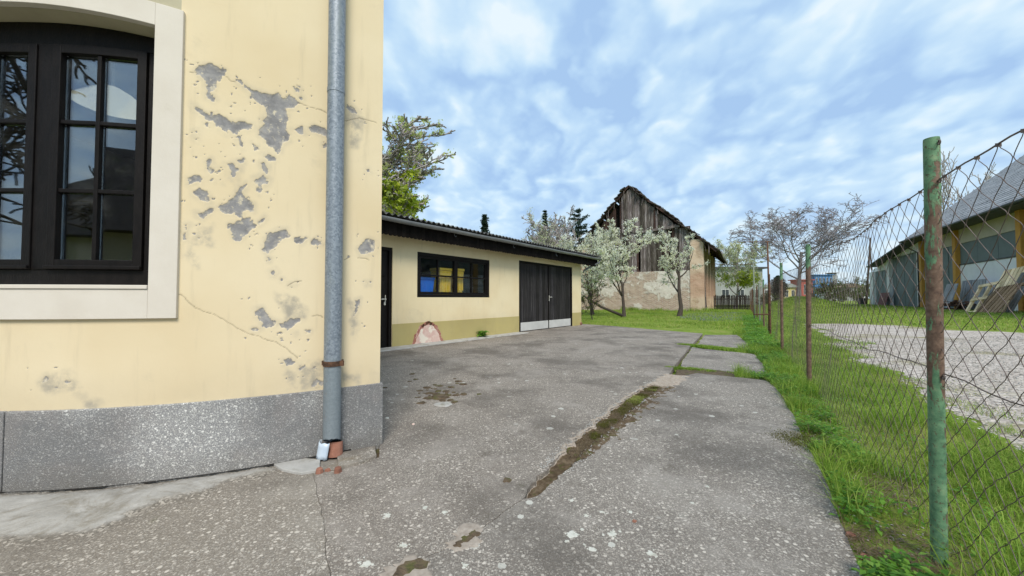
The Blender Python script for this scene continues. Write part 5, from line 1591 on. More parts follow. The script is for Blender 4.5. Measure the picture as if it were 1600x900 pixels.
m = MB(wtf); m.tube([(S_END - .5, 1.06, EZ - .02), (sE + .02, 1.06, EZ - .02)], .085, 8); gt = m.build('gutter', M_darkfascia, ware, smooth=True)
m = MB(wtf); m.box(S_END, sE, -.05, .98, EZ - .10, EZ - .03); m.build('soffit', M_darkfascia, ware)
m = MB(wtf); m.tube([(sE - .3, 1.04, EZ - .08), (sE - .35, .9, EZ - .4), (p_s[0] + .55, .06, EZ - .95), (p_s[0] + .55, .06, WG)], .055, 8); m.build('downpipe', M_darkfascia, gt, smooth=True)
# lean-to at its far end
lt0, lt1 = p_s[0] + .2, w_at(1362, 450)[0]
zl0 = EZ - .25; zl1 = w_at(1356, 416, .9)[1]
lt_e = w_at(1353.5, 416, .9)[0]
def zlt(s): return EZ + .02 + (zl1 - EZ) * (s - sE) / (lt_e - sE)
lean_d = [w_at(1433, 450)[0], w_at(1393.5, 450)[0], w_at(1389, 450)[0], w_at(1367.5, 450)[0]]
m = MB(wtf)
d1a, d1b, d2a, d2b = lean_d
d1t, d2t = 4.95, 3.95
def trap(a_, b_, z0, n0=-.3, n1=0.0):
    m.prism_y([(a_, z0), (b_, z0), (b_, zlt(b_) - .08), (a_, zlt(a_) - .08)], n0, n1)
trap(lt0, d1a, WG - .2); trap(d1a, d1b, d1t); trap(d1b, d2a, WG - .2); trap(d2a, d2b, d2t); trap(d2b, lt1, WG - .2)
m.box(lt1 - .3, lt1 - .002, -9, -.301, WG - .2, zlt(lt1) - .08); m.box(lt0, lt1, -9.3, -9.001, WG - .2, zlt(lt1) - .1)
m.build('white_wall', M_white_wall, ware)
for a_, b_, zt in ((d1a, d1b, d1t), (d2a, d2b, d2t)):
    m = MB(wtf); m.box(a_ + .02, b_ - .02, -.2, -.09, WG, zt - .02); o = m.build('sliding_door', M_doorgrey, ware)
    for q in range(3):
        x = a_ + (b_ - a_) * (q + .5) / 3
        m = MB(wtf); m.box(x - .03, x + .03, -.089, -.07, WG + .1, zt - .1); m.build('door_rib', M_doorgrey, o)
m = MB(wtf); m.box(d1b + .05, d2a - .05, .001, .16, WG, d1t); m.build('white_post', M_white, ware)
m = MB(wtf); m.box(d2b + .1, lt1 - .02, .001, .16, WG, d2t); m.build('white_post', M_white, ware)
m = MB(wtf); m.prism_y([(sE - .2, zlt(sE - .2)), (lt_e, zl1), (lt_e, zl1 - .10), (sE - .2, zlt(sE - .2) - .10)], -9.6, .9); m.build('lean_to_roof', M_darkfascia, ware)
m = MB(wtf); m.box(p_s[0] - .6, lt1 + .8, .002, 2.6, WG - .3, WG + .03); o = m.build('concrete_apron', M_mortar, None); kind(o, 'structure')

# pallets and scrap leaning on the hall
def w_pt(px, py, n): return w_at(px, py, n)
def pallet(label, s0, w_, hgt, n_foot, tilt, mat, slats, sl_vertical, roll=0.0, group='pallets against the hall'):
    base = wtf(s0 + w_ / 2, n_foot, WG)
    tr = thing('pallet', base, label, 'pallet', group)
    def tf(x, y, z):           # x across, z up the leaning face, y out of the face
        x2 = x * cos(roll) - z * sin(roll); z2 = x * sin(roll) + z * cos(roll)
        return wtf(s0 + x2, n_foot - z2 * sin(tilt) + y * cos(tilt), WG + z2 * cos(tilt) + y * sin(tilt))
    if sl_vertical:
        for k in range(slats):
            x = w_ * (k + .5) / slats
            m = MB(tf); m.box(x - w_ / slats * .36, x + w_ / slats * .36, .08, .11, 0, hgt); m.build('slat', mat, tr)
        for z in (.02, hgt / 2 - .06, hgt - .14):
            m = MB(tf); m.box(0, w_, .02, .079, z, z + .12); m.build('bearer', mat, tr)
    else:
        for k in range(slats):
            z = (hgt - .16) * k / (slats - 1)
            m = MB(tf); m.box(0, w_, .10, .13, z, z + .16); m.build('slat', mat, tr)
        for x in (.0, w_ / 2 - .07, w_ - .14):
            m = MB(tf); m.box(x, x + .14, .0, .099, .0, hgt); m.build('bearer', mat, tr)
    return tr
sA = w_at(1547, 491, 2.1)[0]; sB = w_at(1517, 491, 2.3)[0]
def s_of(px, n): return w_at(px, 480, n)[0]
pallet('pale new pallet with three cross boards, leaning lowest at the hall', s_of(1541, 2.0), abs(s_of(1511, 2.0) - s_of(1541, 2.0)) * 1.0, 1.75, 2.0, radians(24), M_pallet, 3, False, -.10)
pallet('pale slatted pallet standing higher behind the cross boarded one', s_of(1581, 1.2), abs(s_of(1546, 1.2) - s_of(1581, 1.2)), 2.55, 1.35, radians(22), M_pallet, 6, True, -.10)
pallet('brown weathered pallet leaning between the pale ones and the grey boards', s_of(1566, 2.25), abs(s_of(1532, 2.25) - s_of(1566, 2.25)), 1.75, 2.35, radians(34), M_pallet_old, 6, True, -.14)
def leaning(name, label, cat, s0, w_, hgt, n_foot, tilt, mat, n_p, group=None, gap=.01, roll=0.0, jag=.0):
    base = wtf(s0 + w_ / 2, n_foot, WG); tr = thing(name, base, label, cat, group)
    for k in range(n_p):
        x0, x1 = w_ * k / n_p, w_ * (k + 1) / n_p
        dt = random.uniform(-.02, .02); h = hgt + random.uniform(-jag, jag)
        def tf(x, y, z): return wtf(s0 + x + z * sin(roll), n_foot - z * sin(tilt + dt) + y, WG + z * cos(tilt + dt))
        m = MB(tf); m.box(x0 + gap, x1 - gap, 0 + dt, .04 + dt, 0, h); m.build('board', mat, tr)
    return tr
M_greysheet = plain('grey_corrugated_sheet', (.22, .225, .24), (.32, .325, .34), 3, .7, .2, 20, rnd=.15)
leaning('sheet_stack', 'grey ribbed sheets leaning on the white wall left of the pallets', 'sheets', s_of(1537, .5), abs(s_of(1500, .5) - s_of(1537, .5)), 1.9, .6, radians(8), M_greysheet, 9, gap=.03)
leaning('sheet_stack', 'pale grey slabs leaning beside the ochre post of the hall', 'sheets', s_of(1491, 1.3), abs(s_of(1474, 1.3) - s_of(1491, 1.3)), 1.75, 1.5, radians(16), M_greysheet, 3, roll=.12)
leaning('board_stack', 'grey boards propped upright right of the pallets', 'boards', s_of(1606, .9), abs(s_of(1584, .9) - s_of(1606, .9)), 2.1, 1.4, radians(20), M_greywood, 6, roll=-.08, jag=.15)
# scrap heap
c = wtf(s_of(1499, 1.2), 1.3, WG)
tr = thing('scrap_heap', c, 'rusty brown scrap heap under the leaning grey sheets', 'scrap')
for k in range(26):
    a_ = Vector((c[0] + random.uniform(-.6, .6), c[1] + random.uniform(-.4, .4), WG + random.uniform(.05, .55)))
    d = Vector((random.uniform(-1, 1), random.uniform(-1, 1), random.uniform(-.3, .5))).normalized() * random.uniform(.15, .5)
    m = MB(); m.beam(a_ - d, a_ + d, random.uniform(.04, .2), random.uniform(.02, .08)); m.build('scrap_piece', M_rust if k % 3 else M_barnwood_dark, tr)
# red-brown sheet by the far door, bin beside it
o = leaning('metal_sheet', 'dark red metal sheet leaning on the far grey door', 'sheet', w_at(1384, 474, .6)[0], abs(w_at(1371.5, 474, .6)[0] - w_at(1384, 474, .6)[0]), 1.35, .6, radians(12), M_brownred, 1)
c = wtf(lt1 - .2, .9, WG)
bn = thing('oil_drum', c, 'dark round drum at the far corner of the hall', 'drum')
m = MB(); m.tube([(c[0], c[1], WG + .03), (c[0], c[1], WG + .8)], .32, 18); m.build('body', M_darkfascia, bn)
for z in (.05, .3, .55, .79): 
    m = MB(); m.tube([(c[0], c[1], WG + z - .015), (c[0], c[1], WG + z + .015)], .335, 18); m.build('hoop', M_rust, bn)
# wooden pylon pole
c = gp(1353, 474, WG)
c = (c[0] * .95, c[1] * .95)
c = ((1354 - 800) / FPX * 44, 44)
up = thing('utility_pole', (c[0], c[1], .3), 'leaning dark wooden pole with strut beside the far end of the hall', 'pole')
ztop = EYE + 95 / FPX * 44
m = MB(); m.tube([(c[0] - .1, c[1], .2), (c[0] + .65, c[1], ztop)], [.12, .08], 8); m.build('mast', M_bark_dark, up, smooth=True)
m = MB(); m.tube([(c[0] + .75, c[1] - .2, .2), (c[0] + .58, c[1], ztop - 1.6)], [.09, .06], 8); m.build('strut', M_bark_dark, up, smooth=True)

# ================================================================== PICKET FENCE across the end of the lawn
pf = thing('picket_fence', (20, 33, 0), 'dark wooden picket fence closing the lawn between barn and chain link', 'fence')
pA = np.array([(1116 - 800) / FPX * 35.2, 35.2]); pB = np.array([(1172 - 800) / FPX * 34.6, 34.6])
Lp = np.hypot(*(pB - pA)); du = (pB - pA) / Lp
k = 0; x = 0
while x < Lp:
    p = pA + du * x; h = 1.38 + random.uniform(-.06, .06); w_ = .105
    m = MB(); o_ = random.uniform(-.02, .02)
    pts = [(-w_ / 2, -.08), (w_ / 2, -.08), (w_ / 2, h - .08), (0, h + .02), (-w_ / 2, h - .08)]
    m.tf = lambda a_, b_, c_, p=p, o_=o_: (p[0] + du[0] * (a_ + o_ * c_) - du[1] * b_, p[1] + du[1] * (a_ + o_ * c_) + du[0] * b_, c_)
    m.prism_y(pts, 0, .025); m.build('picket', M_picket, pf); x += .135
for z in (.35, 1.0):
    m = MB(); m.beam((*pA, z), (*pB, z), .05, .09); m.build('rail', M_picket, pf)

# ================================================================== TREES
def grow(rng, P):
    """branching skeleton: list of (level, points, radii)"""
    out = []
    def br(p, d, L, r, lv):
        n = P['seg'][lv]; pts = [p]; dd = d / np.linalg.norm(d)
        for i in range(n):
            dd = dd + rng.normal(0, P['wob'][lv], 3) + np.array([0, 0, P['up'][lv]])
            dd /= np.linalg.norm(dd)
            pts.append(pts[-1] + dd * L / n)
        pts = np.array(pts)
        rr = r * np.linspace(1, P['tap'][lv], n + 1)
        out.append((lv, pts, rr))
        if lv + 1 < P['lev']:
            nc = P['n'][lv]
            nc = int(rng.integers(max(1, nc - 1), nc + 2))
            for k in range(nc):
                f = P['from'][lv] + (1 - P['from'][lv]) * (k + rng.random()) / nc
                i = min(int(f * n), n - 1); q = pts[i] + (pts[i + 1] - pts[i]) * (f * n - i)
                t_ = pts[i + 1] - pts[i]; t_ /= np.linalg.norm(t_)
                a_ = rng.random() * 6.283 if lv else (k * 2.4 + rng.random() * .8)
                ref = np.array([0, 0, 1.]) if abs(t_[2]) < .9 else np.array([1., 0, 0])
                x = np.cross(t_, ref); x /= np.linalg.norm(x); y = np.cross(t_, x)
                an = P['ang'][lv] * (1 + rng.normal(0, .2))
                nd_ = t_ * cos(an) + (x * cos(a_) + y * sin(a_)) * sin(an)
                br(q, nd_, L * P['len'][lv] * (1 - .35 * (f - P['from'][lv])) * rng.uniform(.75, 1.15), max(.004, np.interp(f, np.linspace(0, 1, n + 1), rr) * P['rr'][lv]), lv + 1)
    br(np.zeros(3), np.array(P.get('dir', (0, 0, 1.)), float), 1.0, P['r0'], 0)
    return out
def leaf_quads(C, size, rng, flat=0.0, aspect=1.0):
    n = len(C)
    a = rng.normal(size=(n, 3)); a[:, 2] *= (1 - flat); a /= np.linalg.norm(a, axis=1, keepdims=True)
    b = rng.normal(size=(n, 3)); b = np.cross(a, b); b /= np.linalg.norm(b, axis=1, keepdims=True)
    s = size * rng.uniform(.55, 1.3, (n, 1))
    V = np.stack([C - a * s, C - b * s * .5 * aspect, C + a * s, C + b * s * .5 * aspect], 1).reshape(-1, 3)
    return V, np.arange(n * 4).reshape(n, 4)
def tree(name, label, x, y, H, Wd, P, seed, bark, leafm=None, n_leaf=0, leaf_size=.06, group=None, z=None, twig_mat=None, spread=.12, minlv=2, leaf2=None, n2=0, low2=None, twig_r=None, size2=None, lean=0.0, cat='tree', mindrop=0.0):
    rng = np.random.default_rng(seed)
    sk = grow(rng, P)
    allp = np.concatenate([s[1] for s in sk])
    hz_ = H / allp[:, 2].max()
    wx = Wd / (np.percentile(np.abs(allp[:, :2]), 99.0) * 2)
    z0 = hz(x, y) if z is None else z
    S = np.array([wx, wx, hz_]); O = np.array([x, y, z0 - .05])
    tr = thing(name, (x, y, z0), label, cat, group)
    m = MB(); n_tw = []
    sc_r = (wx + hz_) / 2
    K_ = {}
    for lv, pts, rr in sk:
        p = pts * S + O; p[:, 0] += lean * (p[:, 2] - z0)
        if lv <= 1:
            r = rr * sc_r
            if lv == 0:
                r = r.copy(); r[0] *= 1.35
            m.tube([tuple(q) for q in p], [max(float(v), .006) for v in r], 9 if lv == 0 else 6, caps=False)
        else:
            K_.setdefault(len(p), []).append((p, float(rr[0] * sc_r)))
    tk = m.build('trunk', bark, tr, smooth=True, recalc=False)
    Vs, Fs, o = [], [], 0
    for k, L in K_.items():
        A = np.array([q[0] for q in L]); rs = np.array([max(q[1] * .8, twig_r or .006) for q in L])
        V, F = tubes_np(A, rs, 3)
        Vs.append(V); Fs.append(F + o); o += len(V)
    if Vs:
        crown = np_mesh('crown', np.concatenate(Vs), np.concatenate(Fs), twig_mat or bark, tr, smooth=True)
    pts = np.concatenate([s[1][1:] for s in sk if s[0] >= minlv]) * S + O
    pts[:, 0] += lean * (pts[:, 2] - z0)
    segs = [(s[1] * S + O) for s in sk if s[0] >= minlv]
    def along(n, size, mat, nm, filt=None):
        nonlocal_pts = []
        A = np.concatenate([q[:-1] for q in segs]); B = np.concatenate([q[1:] for q in segs])
        if filt is not None:
            k = filt(A); A, B = A[k], B[k]
        nc = max(1, n // 16)
        i = rng.integers(0, len(A), nc); f = rng.random((nc, 1))
        cc = A[i] * (1 - f) + B[i] * f + rng.normal(0, spread * .8, (nc, 3))
        q = rng.integers(0, nc, n)
        C = cc[q] + rng.normal(0, spread * .55, (n, 3)) * rng.uniform(.5, 1.4, (nc, 1))[q]
        C[:, 0] += lean * (C[:, 2] - z0)
        C = C[C[:, 2] > z0 + mindrop]
        V, F = leaf_quads(C, size, rng)
        np_mesh(nm, V, F, mat, tr)
    if leafm is not None and n_leaf:
        along(n_leaf, leaf_size, leafm, 'blossom' if 'loss' in leafm.name else 'foliage')
    if leaf2 is not None:
        along(n2, size2 or leaf_size, leaf2, 'foliage', low2)
    return tr
TREE = dict(lev=4, seg=(6, 6, 5, 4), wob=(.10, .16, .2, .24), up=(.0, .05, .05, .03), tap=(.45, .25, .3, .5), n=(7, 7, 5), ang=(.85, .75, .8), len=(.62, .5, .45), rr=(.55, .55, .6), r0=.030)
TREE['from'] = (.30, .2, .2)
def variant(**k):
    d = dict(TREE); d.update(k); return d
def at_px(px, d): return (px - 800) / FPX * d

# three old fruit trees in bloom on the lawn
fruit = variant(r0=.026, n=(8, 7, 6), up=(.02, .22, .16, .10), ang=(.72, .6, .7), len=(.85, .48, .45))
fruit['from'] = (.27, .2, .15)
tree('blossom_tree', 'fullest white blossoming fruit tree in front of the barn, next to the garage gable', at_px(975, 21.2), 21.2, 5.9, 4.3, fruit, 11, M_bark_dark, M_bloss, 15500, .052, 'blossoming fruit trees on the lawn', spread=.11, mindrop=1.25)
fr2 = variant(r0=.032, n=(5, 6, 5), up=(.05, .15, .1, .05), dir=(.12, 0, 1)); fr2['from'] = (.24, .2, .15)
tree('blossom_tree', 'thin blossoming fruit tree with forked dark trunk before the right barn corner', at_px(1061, 22.6), 22.6, 5.7, 3.4, fr2, 23, M_bark_dark, M_bloss, 5200, .048, 'blossoming fruit trees on the lawn', spread=.10, mindrop=1.3)
fr3 = variant(r0=.024, n=(8, 7, 5), up=(.05, .2, .1, .05)); fr3['from'] = (.1, .2, .15)
tree('blossom_tree', 'low bushy blossoming fruit tree close behind the garage corner', at_px(926, 23.5), 23.5, 5.6, 3.6, fr3, 35, M_bark_dark, M_bloss, 11000, .050, 'blossoming fruit trees on the lawn', spread=.12, mindrop=.7)
# leaning dead limb and bare undergrowth at the garage corner
x0, x1 = at_px(916, 20), at_px(972, 20.5)
dl = thing('fallen_limb', (x1, 20.5, 0), 'dead limb lying slantwise between garage corner and blossoming trunk', 'branch')
m = MB(); m.tube([(x0, 20, EYE - 0 / FPX * 20 + .05), (x0 * .6 + x1 * .4, 20.2, .62), (x1, 20.5, .12)], [.05, .07, .085], 8); m.build('limb', M_bark_dark, dl, smooth=True)
bush = variant(lev=4, r0=.014, n=(9, 7, 5), ang=(.8, .7, .7), len=(.9, .5, .45), wob=(.2, .2, .22, .25)); bush['from'] = (.02, .1, .1)
tree('thicket_bush', 'brown leafless thicket at the outer corner of the garage', at_px(926, 19.0), 19.0, 2.0, 2.2, bush, 41, M_bark_dark, M_bushleaf, 1200, .035, spread=.06, cat='bush', minlv=2)
# behind the garage
big = variant(lev=5, r0=.011, seg=(7, 6, 5, 4, 3), n=(20, 9, 6, 4), up=(.03, .16, .10, .06, .04), ang=(.62, .55, .6, .7), len=(.55, .45, .42, .42), wob=(.05, .12, .16, .2, .22), tap=(.25, .25, .3, .5, .6), rr=(.32, .42, .5, .7)); big['from'] = (.15, .12, .12, .12)
tree('spring_tree', 'tall spring tree with sparse twigs and yellow green lower leaves behind the garage', at_px(585, 18.0), 18.0, 10.6, 7.0, big, 52, M_twig, M_leaf_pale, 13000, .07, spread=.14, minlv=3, leaf2=M_leaf_y, n2=6500, size2=.11, low2=lambda A: (A[:, 2] < 7.0) & (A[:, 2] > 4.4) & (np.abs(A[:, 0] - at_px(618, 18)) < 1.4), twig_r=.004)
tree('spring_tree', 'white blossoming tall tree rising behind the far garage roof', at_px(830, 30), 30.0, 8.6, 6.2, big, 63, M_twig, M_bloss_y, 6500, .055, spread=.2, minlv=2, twig_r=.009)
tree('spring_tree', 'half bare pale tree between garage roof and barn eave', at_px(872, 33), 33.0, 9.3, 4.6, big, 67, M_twig, M_bloss_y, 1800, .055, spread=.2, minlv=2, twig_r=.009)
def conifer(label, x, y, H, W, seed, mat, kind_='spruce', name='conifer', z=None):
    rng = np.random.default_rng(seed); z0 = hz(x, y) if z is None else z
    tr = thing(name, (x, y, z0), label, 'tree')
    m = MB(); m.tube([(x, y, z0 - .1), (x, y, z0 + H * .5), (x, y, z0 + H * .98)], [H * .018, H * .012, .015], 7); m.build('trunk', M_bark_dark, tr, smooth=True)
    C = []; mb = MB()
    zz = H * (.12 if kind_ != 'pine' else .35)
    while zz < H * .97:
        f = (zz / H)
        if kind_ == 'cypress': R = W / 2 * min(1, (1 - f) * 2.2) * rng.uniform(.8, 1.05)
        elif kind_ == 'pine': R = W / 2 * (1 - f) ** .6 * rng.uniform(.55, 1.15)
        else: R = W / 2 * (1 - f) ** .85 * rng.uniform(.75, 1.1)
        nb = 7 if kind_ != 'pine' else 5
        for b in range(nb):
            a_ = rng.random() * 6.283; L = R * rng.uniform(.6, 1.1)
            tilt = {'spruce': -.25, 'pine': .28, 'cypress': 1.0}[kind_] + rng.normal(0, .12)
            n = max(26, int(L * 70))
            tq = rng.random(n) ** .8
            sp = .10 + .16 * (1 - abs(tq - .6)) * min(1, L)
            px_ = x + cos(a_) * tq * L + rng.normal(0, 1, n) * sp * .6
            py_ = y + sin(a_) * tq * L + rng.normal(0, 1, n) * sp * .6
            pz_ = z0 + zz + tq * L * tilt + (.18 * tq ** 2 * L if kind_ == 'spruce' else 0) + rng.normal(0, 1, n) * sp * .35
            C.append(np.stack([px_, py_, pz_], 1))
            mb.tube([(x, y, z0 + zz), (x + cos(a_) * L * .95, y + sin(a_) * L * .95, z0 + zz + L * tilt)], [.03, .008], 3, caps=False)
        zz += H * (.024 if kind_ != 'pine' else .04)
    mb.build('limbs', M_bark_dark, tr)
    C = np.concatenate(C)
    V, F = leaf_quads(C, .11 if kind_ != 'pine' else .15, rng, .3, .6)
    np_mesh('crown', V, F, mat, tr)
    return tr
conifer('small dark conifer tip above the middle of the garage roof', at_px(757, 26), 26.0, 7.2, 2.6, 71, M_needle)
conifer('slim dark spruce among the blossoms left of the barn', at_px(852, 36), 36.0, 10.0, 3.2, 73, M_needle)
conifer('wide grey green pine half hidden by the barn roof', at_px(905, 44), 44.0, 12.0, 8.0, 75, M_needle_pine, 'pine')
# walnut on its grassy mound, beyond the fence
wal = variant(lev=5, r0=.030, seg=(4, 7, 6, 4, 3), n=(10, 10, 8, 4), wob=(.05, .13, .18, .24, .3), up=(0, .13, .05, .02, .0), tap=(.7, .25, .3, .5, .6), ang=(1.05, .6, .7, .8), len=(1.25, .5, .45, .45), rr=(.52, .5, .55, .7)); wal['from'] = (.42, .25, .2, .2)
WX, WY = TREE_HILL
tree('walnut_tree', 'bare spreading walnut tree with broad crown on the green mound', WX, WY, 10.3, 12.4, wal, 94, M_walnut, M_bud, 3000, .05, z=.9, spread=.05, minlv=3, twig_r=.0065)
# mound under it
rr = np.linspace(0, 1, 22); an = np.linspace(0, 2 * pi, 49)[:-1]
V = []
for r in rr:
    for a_ in an:
        R = (2.9 + .6 * float(fbm(cos(a_) * 1.3 + 4, sin(a_) * 1.3, 5)))
        x, y = WX + R * r * cos(a_) * 1.25, WY + R * r * sin(a_)
        V.append((x, y, float(terrain(x, y)) + 1.02 * float(1 - sm(r, .05, 1.0)) ** .8 * (1 + .25 * (float(fbm(x * 1.5, y * 1.5, 7)) - .5)) - .02))
n = len(an)
F = [(i * n + k, i * n + (k + 1) % n, (i + 1) * n + (k + 1) % n, (i + 1) * n + k) for i in range(len(rr) - 1) for k in range(n)]
kind(np_mesh('mound', V, F, M_ground, smooth=True), 'structure')
MV = np.array(V)
# trees at the end of the lawn and beyond
far1 = variant(r0=.022, n=(9, 8, 6), up=(.03, .12, .08, .05)); far1['from'] = (.18, .2, .15)
tree('spring_tree', 'pale blossoming tree with green base beyond the picket fence', at_px(1148, 40), 40.0, 7.6, 6.4, far1, 93, M_twig, M_bloss_y, 9000, .075, spread=.22, minlv=2, leaf2=M_leaf_y, n2=3800, size2=.09, low2=lambda A: A[:, 2] < 3.6, twig_r=.012)
conifer('narrow dark cypress between fence posts and the walnut', at_px(1216, 46), 46.0, 3.6, 1.9, 95, M_needle, 'cypress', z=.3)
pop = variant(lev=4, r0=.012, n=(8, 6, 4), up=(.02, .35, .25, .1), ang=(.5, .45, .6), len=(.55, .5, .5)); pop['from'] = (.25, .2, .2)
tree('bare_tree', 'bare upright poplar rising behind the hall roof', at_px(1494, 62), 62.0, 25.5, 8.0, pop, 97, M_twig, None, twig_r=.016, minlv=2)
tree('bare_tree', 'thin bare tree lower behind the slope of the hall roof', at_px(1528, 60), 60.0, 22.0, 6.0, pop, 98, M_twig, None, twig_r=.014, minlv=2)
sb = variant(lev=4, r0=.012, n=(10, 8, 5), ang=(.8, .6, .6), len=(.85, .5, .45), up=(.02, .1, .05, .0)); sb['from'] = (.02, .1, .1)
for px, d, h, wdt, lab, sd_ in ((1284, 38, 2.7, 3.6, 'rounded olive bush right of the walnut mound', 101), (1312, 46, 2.1, 4.0, 'low brownish bush between olive bush and hall', 102), (1337, 52, 2.3, 4.2, 'dry shrub in front of the leaning pole', 103), (1196, 44, 1.7, 3.0, 'dry brown shrub behind the farthest fence posts', 104), (1340, 60, 4.5, 5.5, 'taller reddish shrub beside the far end of the hall', 105)):
    tree('bush', lab, at_px(px, d), float(d), h, wdt, sb, sd_, M_bark, M_bushleaf, 1500, .085, spread=.2, minlv=2, cat='bush', twig_r=.012)

# ================================================================== FAR BUILDINGS
def block(name, label, cat, px0, px1, ytop, dist, depth, mat, floors, cols, roof=None, rh=0.0, wmat=None, base=.3, wmar=.25):
    x0, x1 = at_px(px0, dist), at_px(px1, dist); h = EYE + (466 - ytop) / FPX * dist
    tr = thing(name, ((x0 + x1) / 2, dist, base), label, cat)
    m = MB(); m.box(x0, x1, dist, dist + depth, base - .4, h); m.build('wall', mat, tr)
    fh = (h - base) / floors; cw = (x1 - x0) / cols
    for i in range(floors):
        for j in range(cols):
            a_ = x0 + cw * (j + .5); zc_ = base + fh * (i + .55)
            m = MB(); w2, h2 = cw * (.5 - wmar), fh * .25
            m.box(a_ - w2, a_ + w2, dist - .06, dist - .002, zc_ - h2, zc_ + h2); f = m.build('window', M_white, tr)
            for q in (-1, 1):
                m = MB(); m.box(a_ + (0.03 if q > 0 else -w2 + .06), a_ + (w2 - .06 if q > 0 else -.03), dist - .08, dist - .062, zc_ - h2 + .06, zc_ + h2 - .06); m.build('pane', wmat or M_farwindow, f)
    if roof is not None:
        m = MB(); e = .5
        if rh > 0:
            m.prism_y([(x0 - e, h), (x1 + e, h), (x1 + e, h + .15), ((x0 + x1) / 2, h + rh), (x0 - e, h + .15)], dist - e, dist + depth + e)
        else:
            m.box(x0 - e, x1 + e, dist - e, dist + depth + e, h + .002, h + .3)
        m.build('roof', roof, tr)
    return tr
block('far_house', 'pale grey two storey house behind the picket fence and blossoming tree', 'house', 1098, 1192, 420, 62, 10, M_housegrey, 2, 4, M_darkfascia, 0.0)
block('far_house', 'low white house seen just right of the thin line pole', 'house', 1180, 1216, 449, 105, 3, M_white_wall, 1, 3, M_housegrey, 0.8)
block('far_house', 'small yellow house with grey roof left of the walnut trunk', 'house', 1224, 1244, 449, 95, 3, M_faryellow, 1, 2, M_housegrey, 1.0)
block('far_building', 'red clad hall on the skyline behind the walnut trunk', 'building', 1246, 1270, 438, 120, 3, M_farred, 1, 3, M_farred, 0.0)
block('far_building', 'blue clad block on the skyline right of the red hall', 'building', 1274, 1301, 430, 150, 3, M_farblue, 2, 5, M_farblue, 0.0)
block('far_building', 'grey tower block on the skyline right of the blue one', 'building', 1301.5, 1308, 427, 170, 3, M_housegrey, 6, 2, M_darkfascia, 0.0)
block('far_building', 'long white shed low on the skyline', 'building', 1290, 1352, 455, 130, 3, M_white_wall, 1, 7, M_housegrey, 0.0)
block('far_house', 'grey house with brown roof near the far end of the hall', 'house', 1322, 1346, 449, 110, 3, M_housegrey, 1, 3, M_farorange, 1.2)
# hedge and trees along the horizon, too far to tell apart
rng = np.random.default_rng(5)
n = 26000
ang = rng.uniform(-1.05, 1.0, n); R = rng.uniform(180, 260, n)
hh = 3.0 + 4.5 * fbm(ang * 26, R * .01, 9, 4)
C = np.stack([np.sin(ang) * R, np.cos(ang) * R, rng.random(n) ** .7 * hh], 1)
V, F = leaf_quads(C, .9, rng)
kind(np_mesh('far_woods', V, F, M_bushleaf), 'stuff')

# ================================================================== WHAT STANDS BEHIND THE VIEWER (mirrored in the panes)
nb_ = thing('neighbour_house', (-9.5, -12.5, 0), 'dark roofed neighbouring house behind the viewer, mirrored in the window panes', 'house')
m = MB(); m.box(-15, -4, -16, -9.0, -.2, 3.1); m.build('wall', M_beige_wall, nb_)
m = MB()
m.add([(-15.7, -8.4, 3.0), (-3.4, -8.4, 3.0), (-3.4, -16.6, 3.0), (-15.7, -16.6, 3.0), (-11.6, -12.5, 6.6), (-7.4, -12.5, 6.6)], [(0, 1, 5, 4), (1, 2, 5), (2, 3, 4, 5), (3, 0, 4), (0, 3, 2, 1)])
m.build('roof', M_barntile, nb_)
for x in (-13, -9.5, -6):
    m = MB(); m.box(x - .5, x + .5, -9.0 + .002, -8.94, 1.0, 2.2); f = m.build('window', M_white, nb_)
    m = MB(); m.box(x - .42, x + .42, -8.939, -8.93, 1.08, 2.12); m.build('pane', M_farwindow, f)
mir = variant(lev=5, r0=.013, seg=(5, 6, 5, 4, 3), n=(10, 9, 7, 5), ang=(.7, .65, .7, .8), len=(.7, .5, .45, .45), wob=(.1, .16, .2, .24, .3), up=(0, .06, .05, .03, 0), tap=(.5, .3, .3, .5, .6), rr=(.55, .55, .6, .7)); mir['from'] = (.25, .2, .2, .2)
tree('bare_tree', 'bare tree behind the viewer, mirrored as black twigs in the left panes', -9.0, -4.6, 9.5, 9.0, mir, 131, M_bark_dark, None, twig_r=.005, minlv=3, z=0)

# ================================================================== GRASS AND WEEDS
def blades(P, h, w, lean, rng, mat, name, bend=.5):
    n = len(P); a = rng.random(n) * 2 * pi; b = rng.random(n) * 2 * pi
    h = np.asarray(h) * rng.uniform(.5, 1.3, n); l = h * lean * rng.uniform(.2, 1.3, n)
    wx, wy = np.cos(a) * w / 2 * rng.uniform(.6, 1.4, n), np.sin(a) * w / 2
    lx, ly = np.cos(b) * l, np.sin(b) * l
    z = P[:, 2] - .01
    V = np.stack([
        np.stack([P[:, 0] - wx, P[:, 1] - wy, z], 1), np.stack([P[:, 0] + wx, P[:, 1] + wy, z], 1),
        np.stack([P[:, 0] + lx * .35 + wx * .75, P[:, 1] + ly * .35 + wy * .75, z + h * .6], 1), np.stack([P[:, 0] + lx * .35 - wx * .75, P[:, 1] + ly * .35 - wy * .75, z + h * .6], 1),
        np.stack([P[:, 0] + lx + wx * .06, P[:, 1] + ly + wy * .06, z + h * (1 - .25 * lean)], 1), np.stack([P[:, 0] + lx - wx * .06, P[:, 1] + ly - wy * .06, z + h * (1 - .25 * lean)], 1)], 1).reshape(-1, 3)
    i = np.arange(n)[:, None] * 6
    F = np.concatenate([i + np.array([[0, 1, 2, 3]]), i + np.array([[3, 2, 4, 5]])])
    return kind(np_mesh(name, V, F, mat), 'stuff')
slab_polys = []
for o in driveway.children:
    if o.name.startswith('concrete_slab'):
        v = np.array([q.co[:2] for q in o.data.vertices]); slab_polys.append(v[:len(v) // 2])
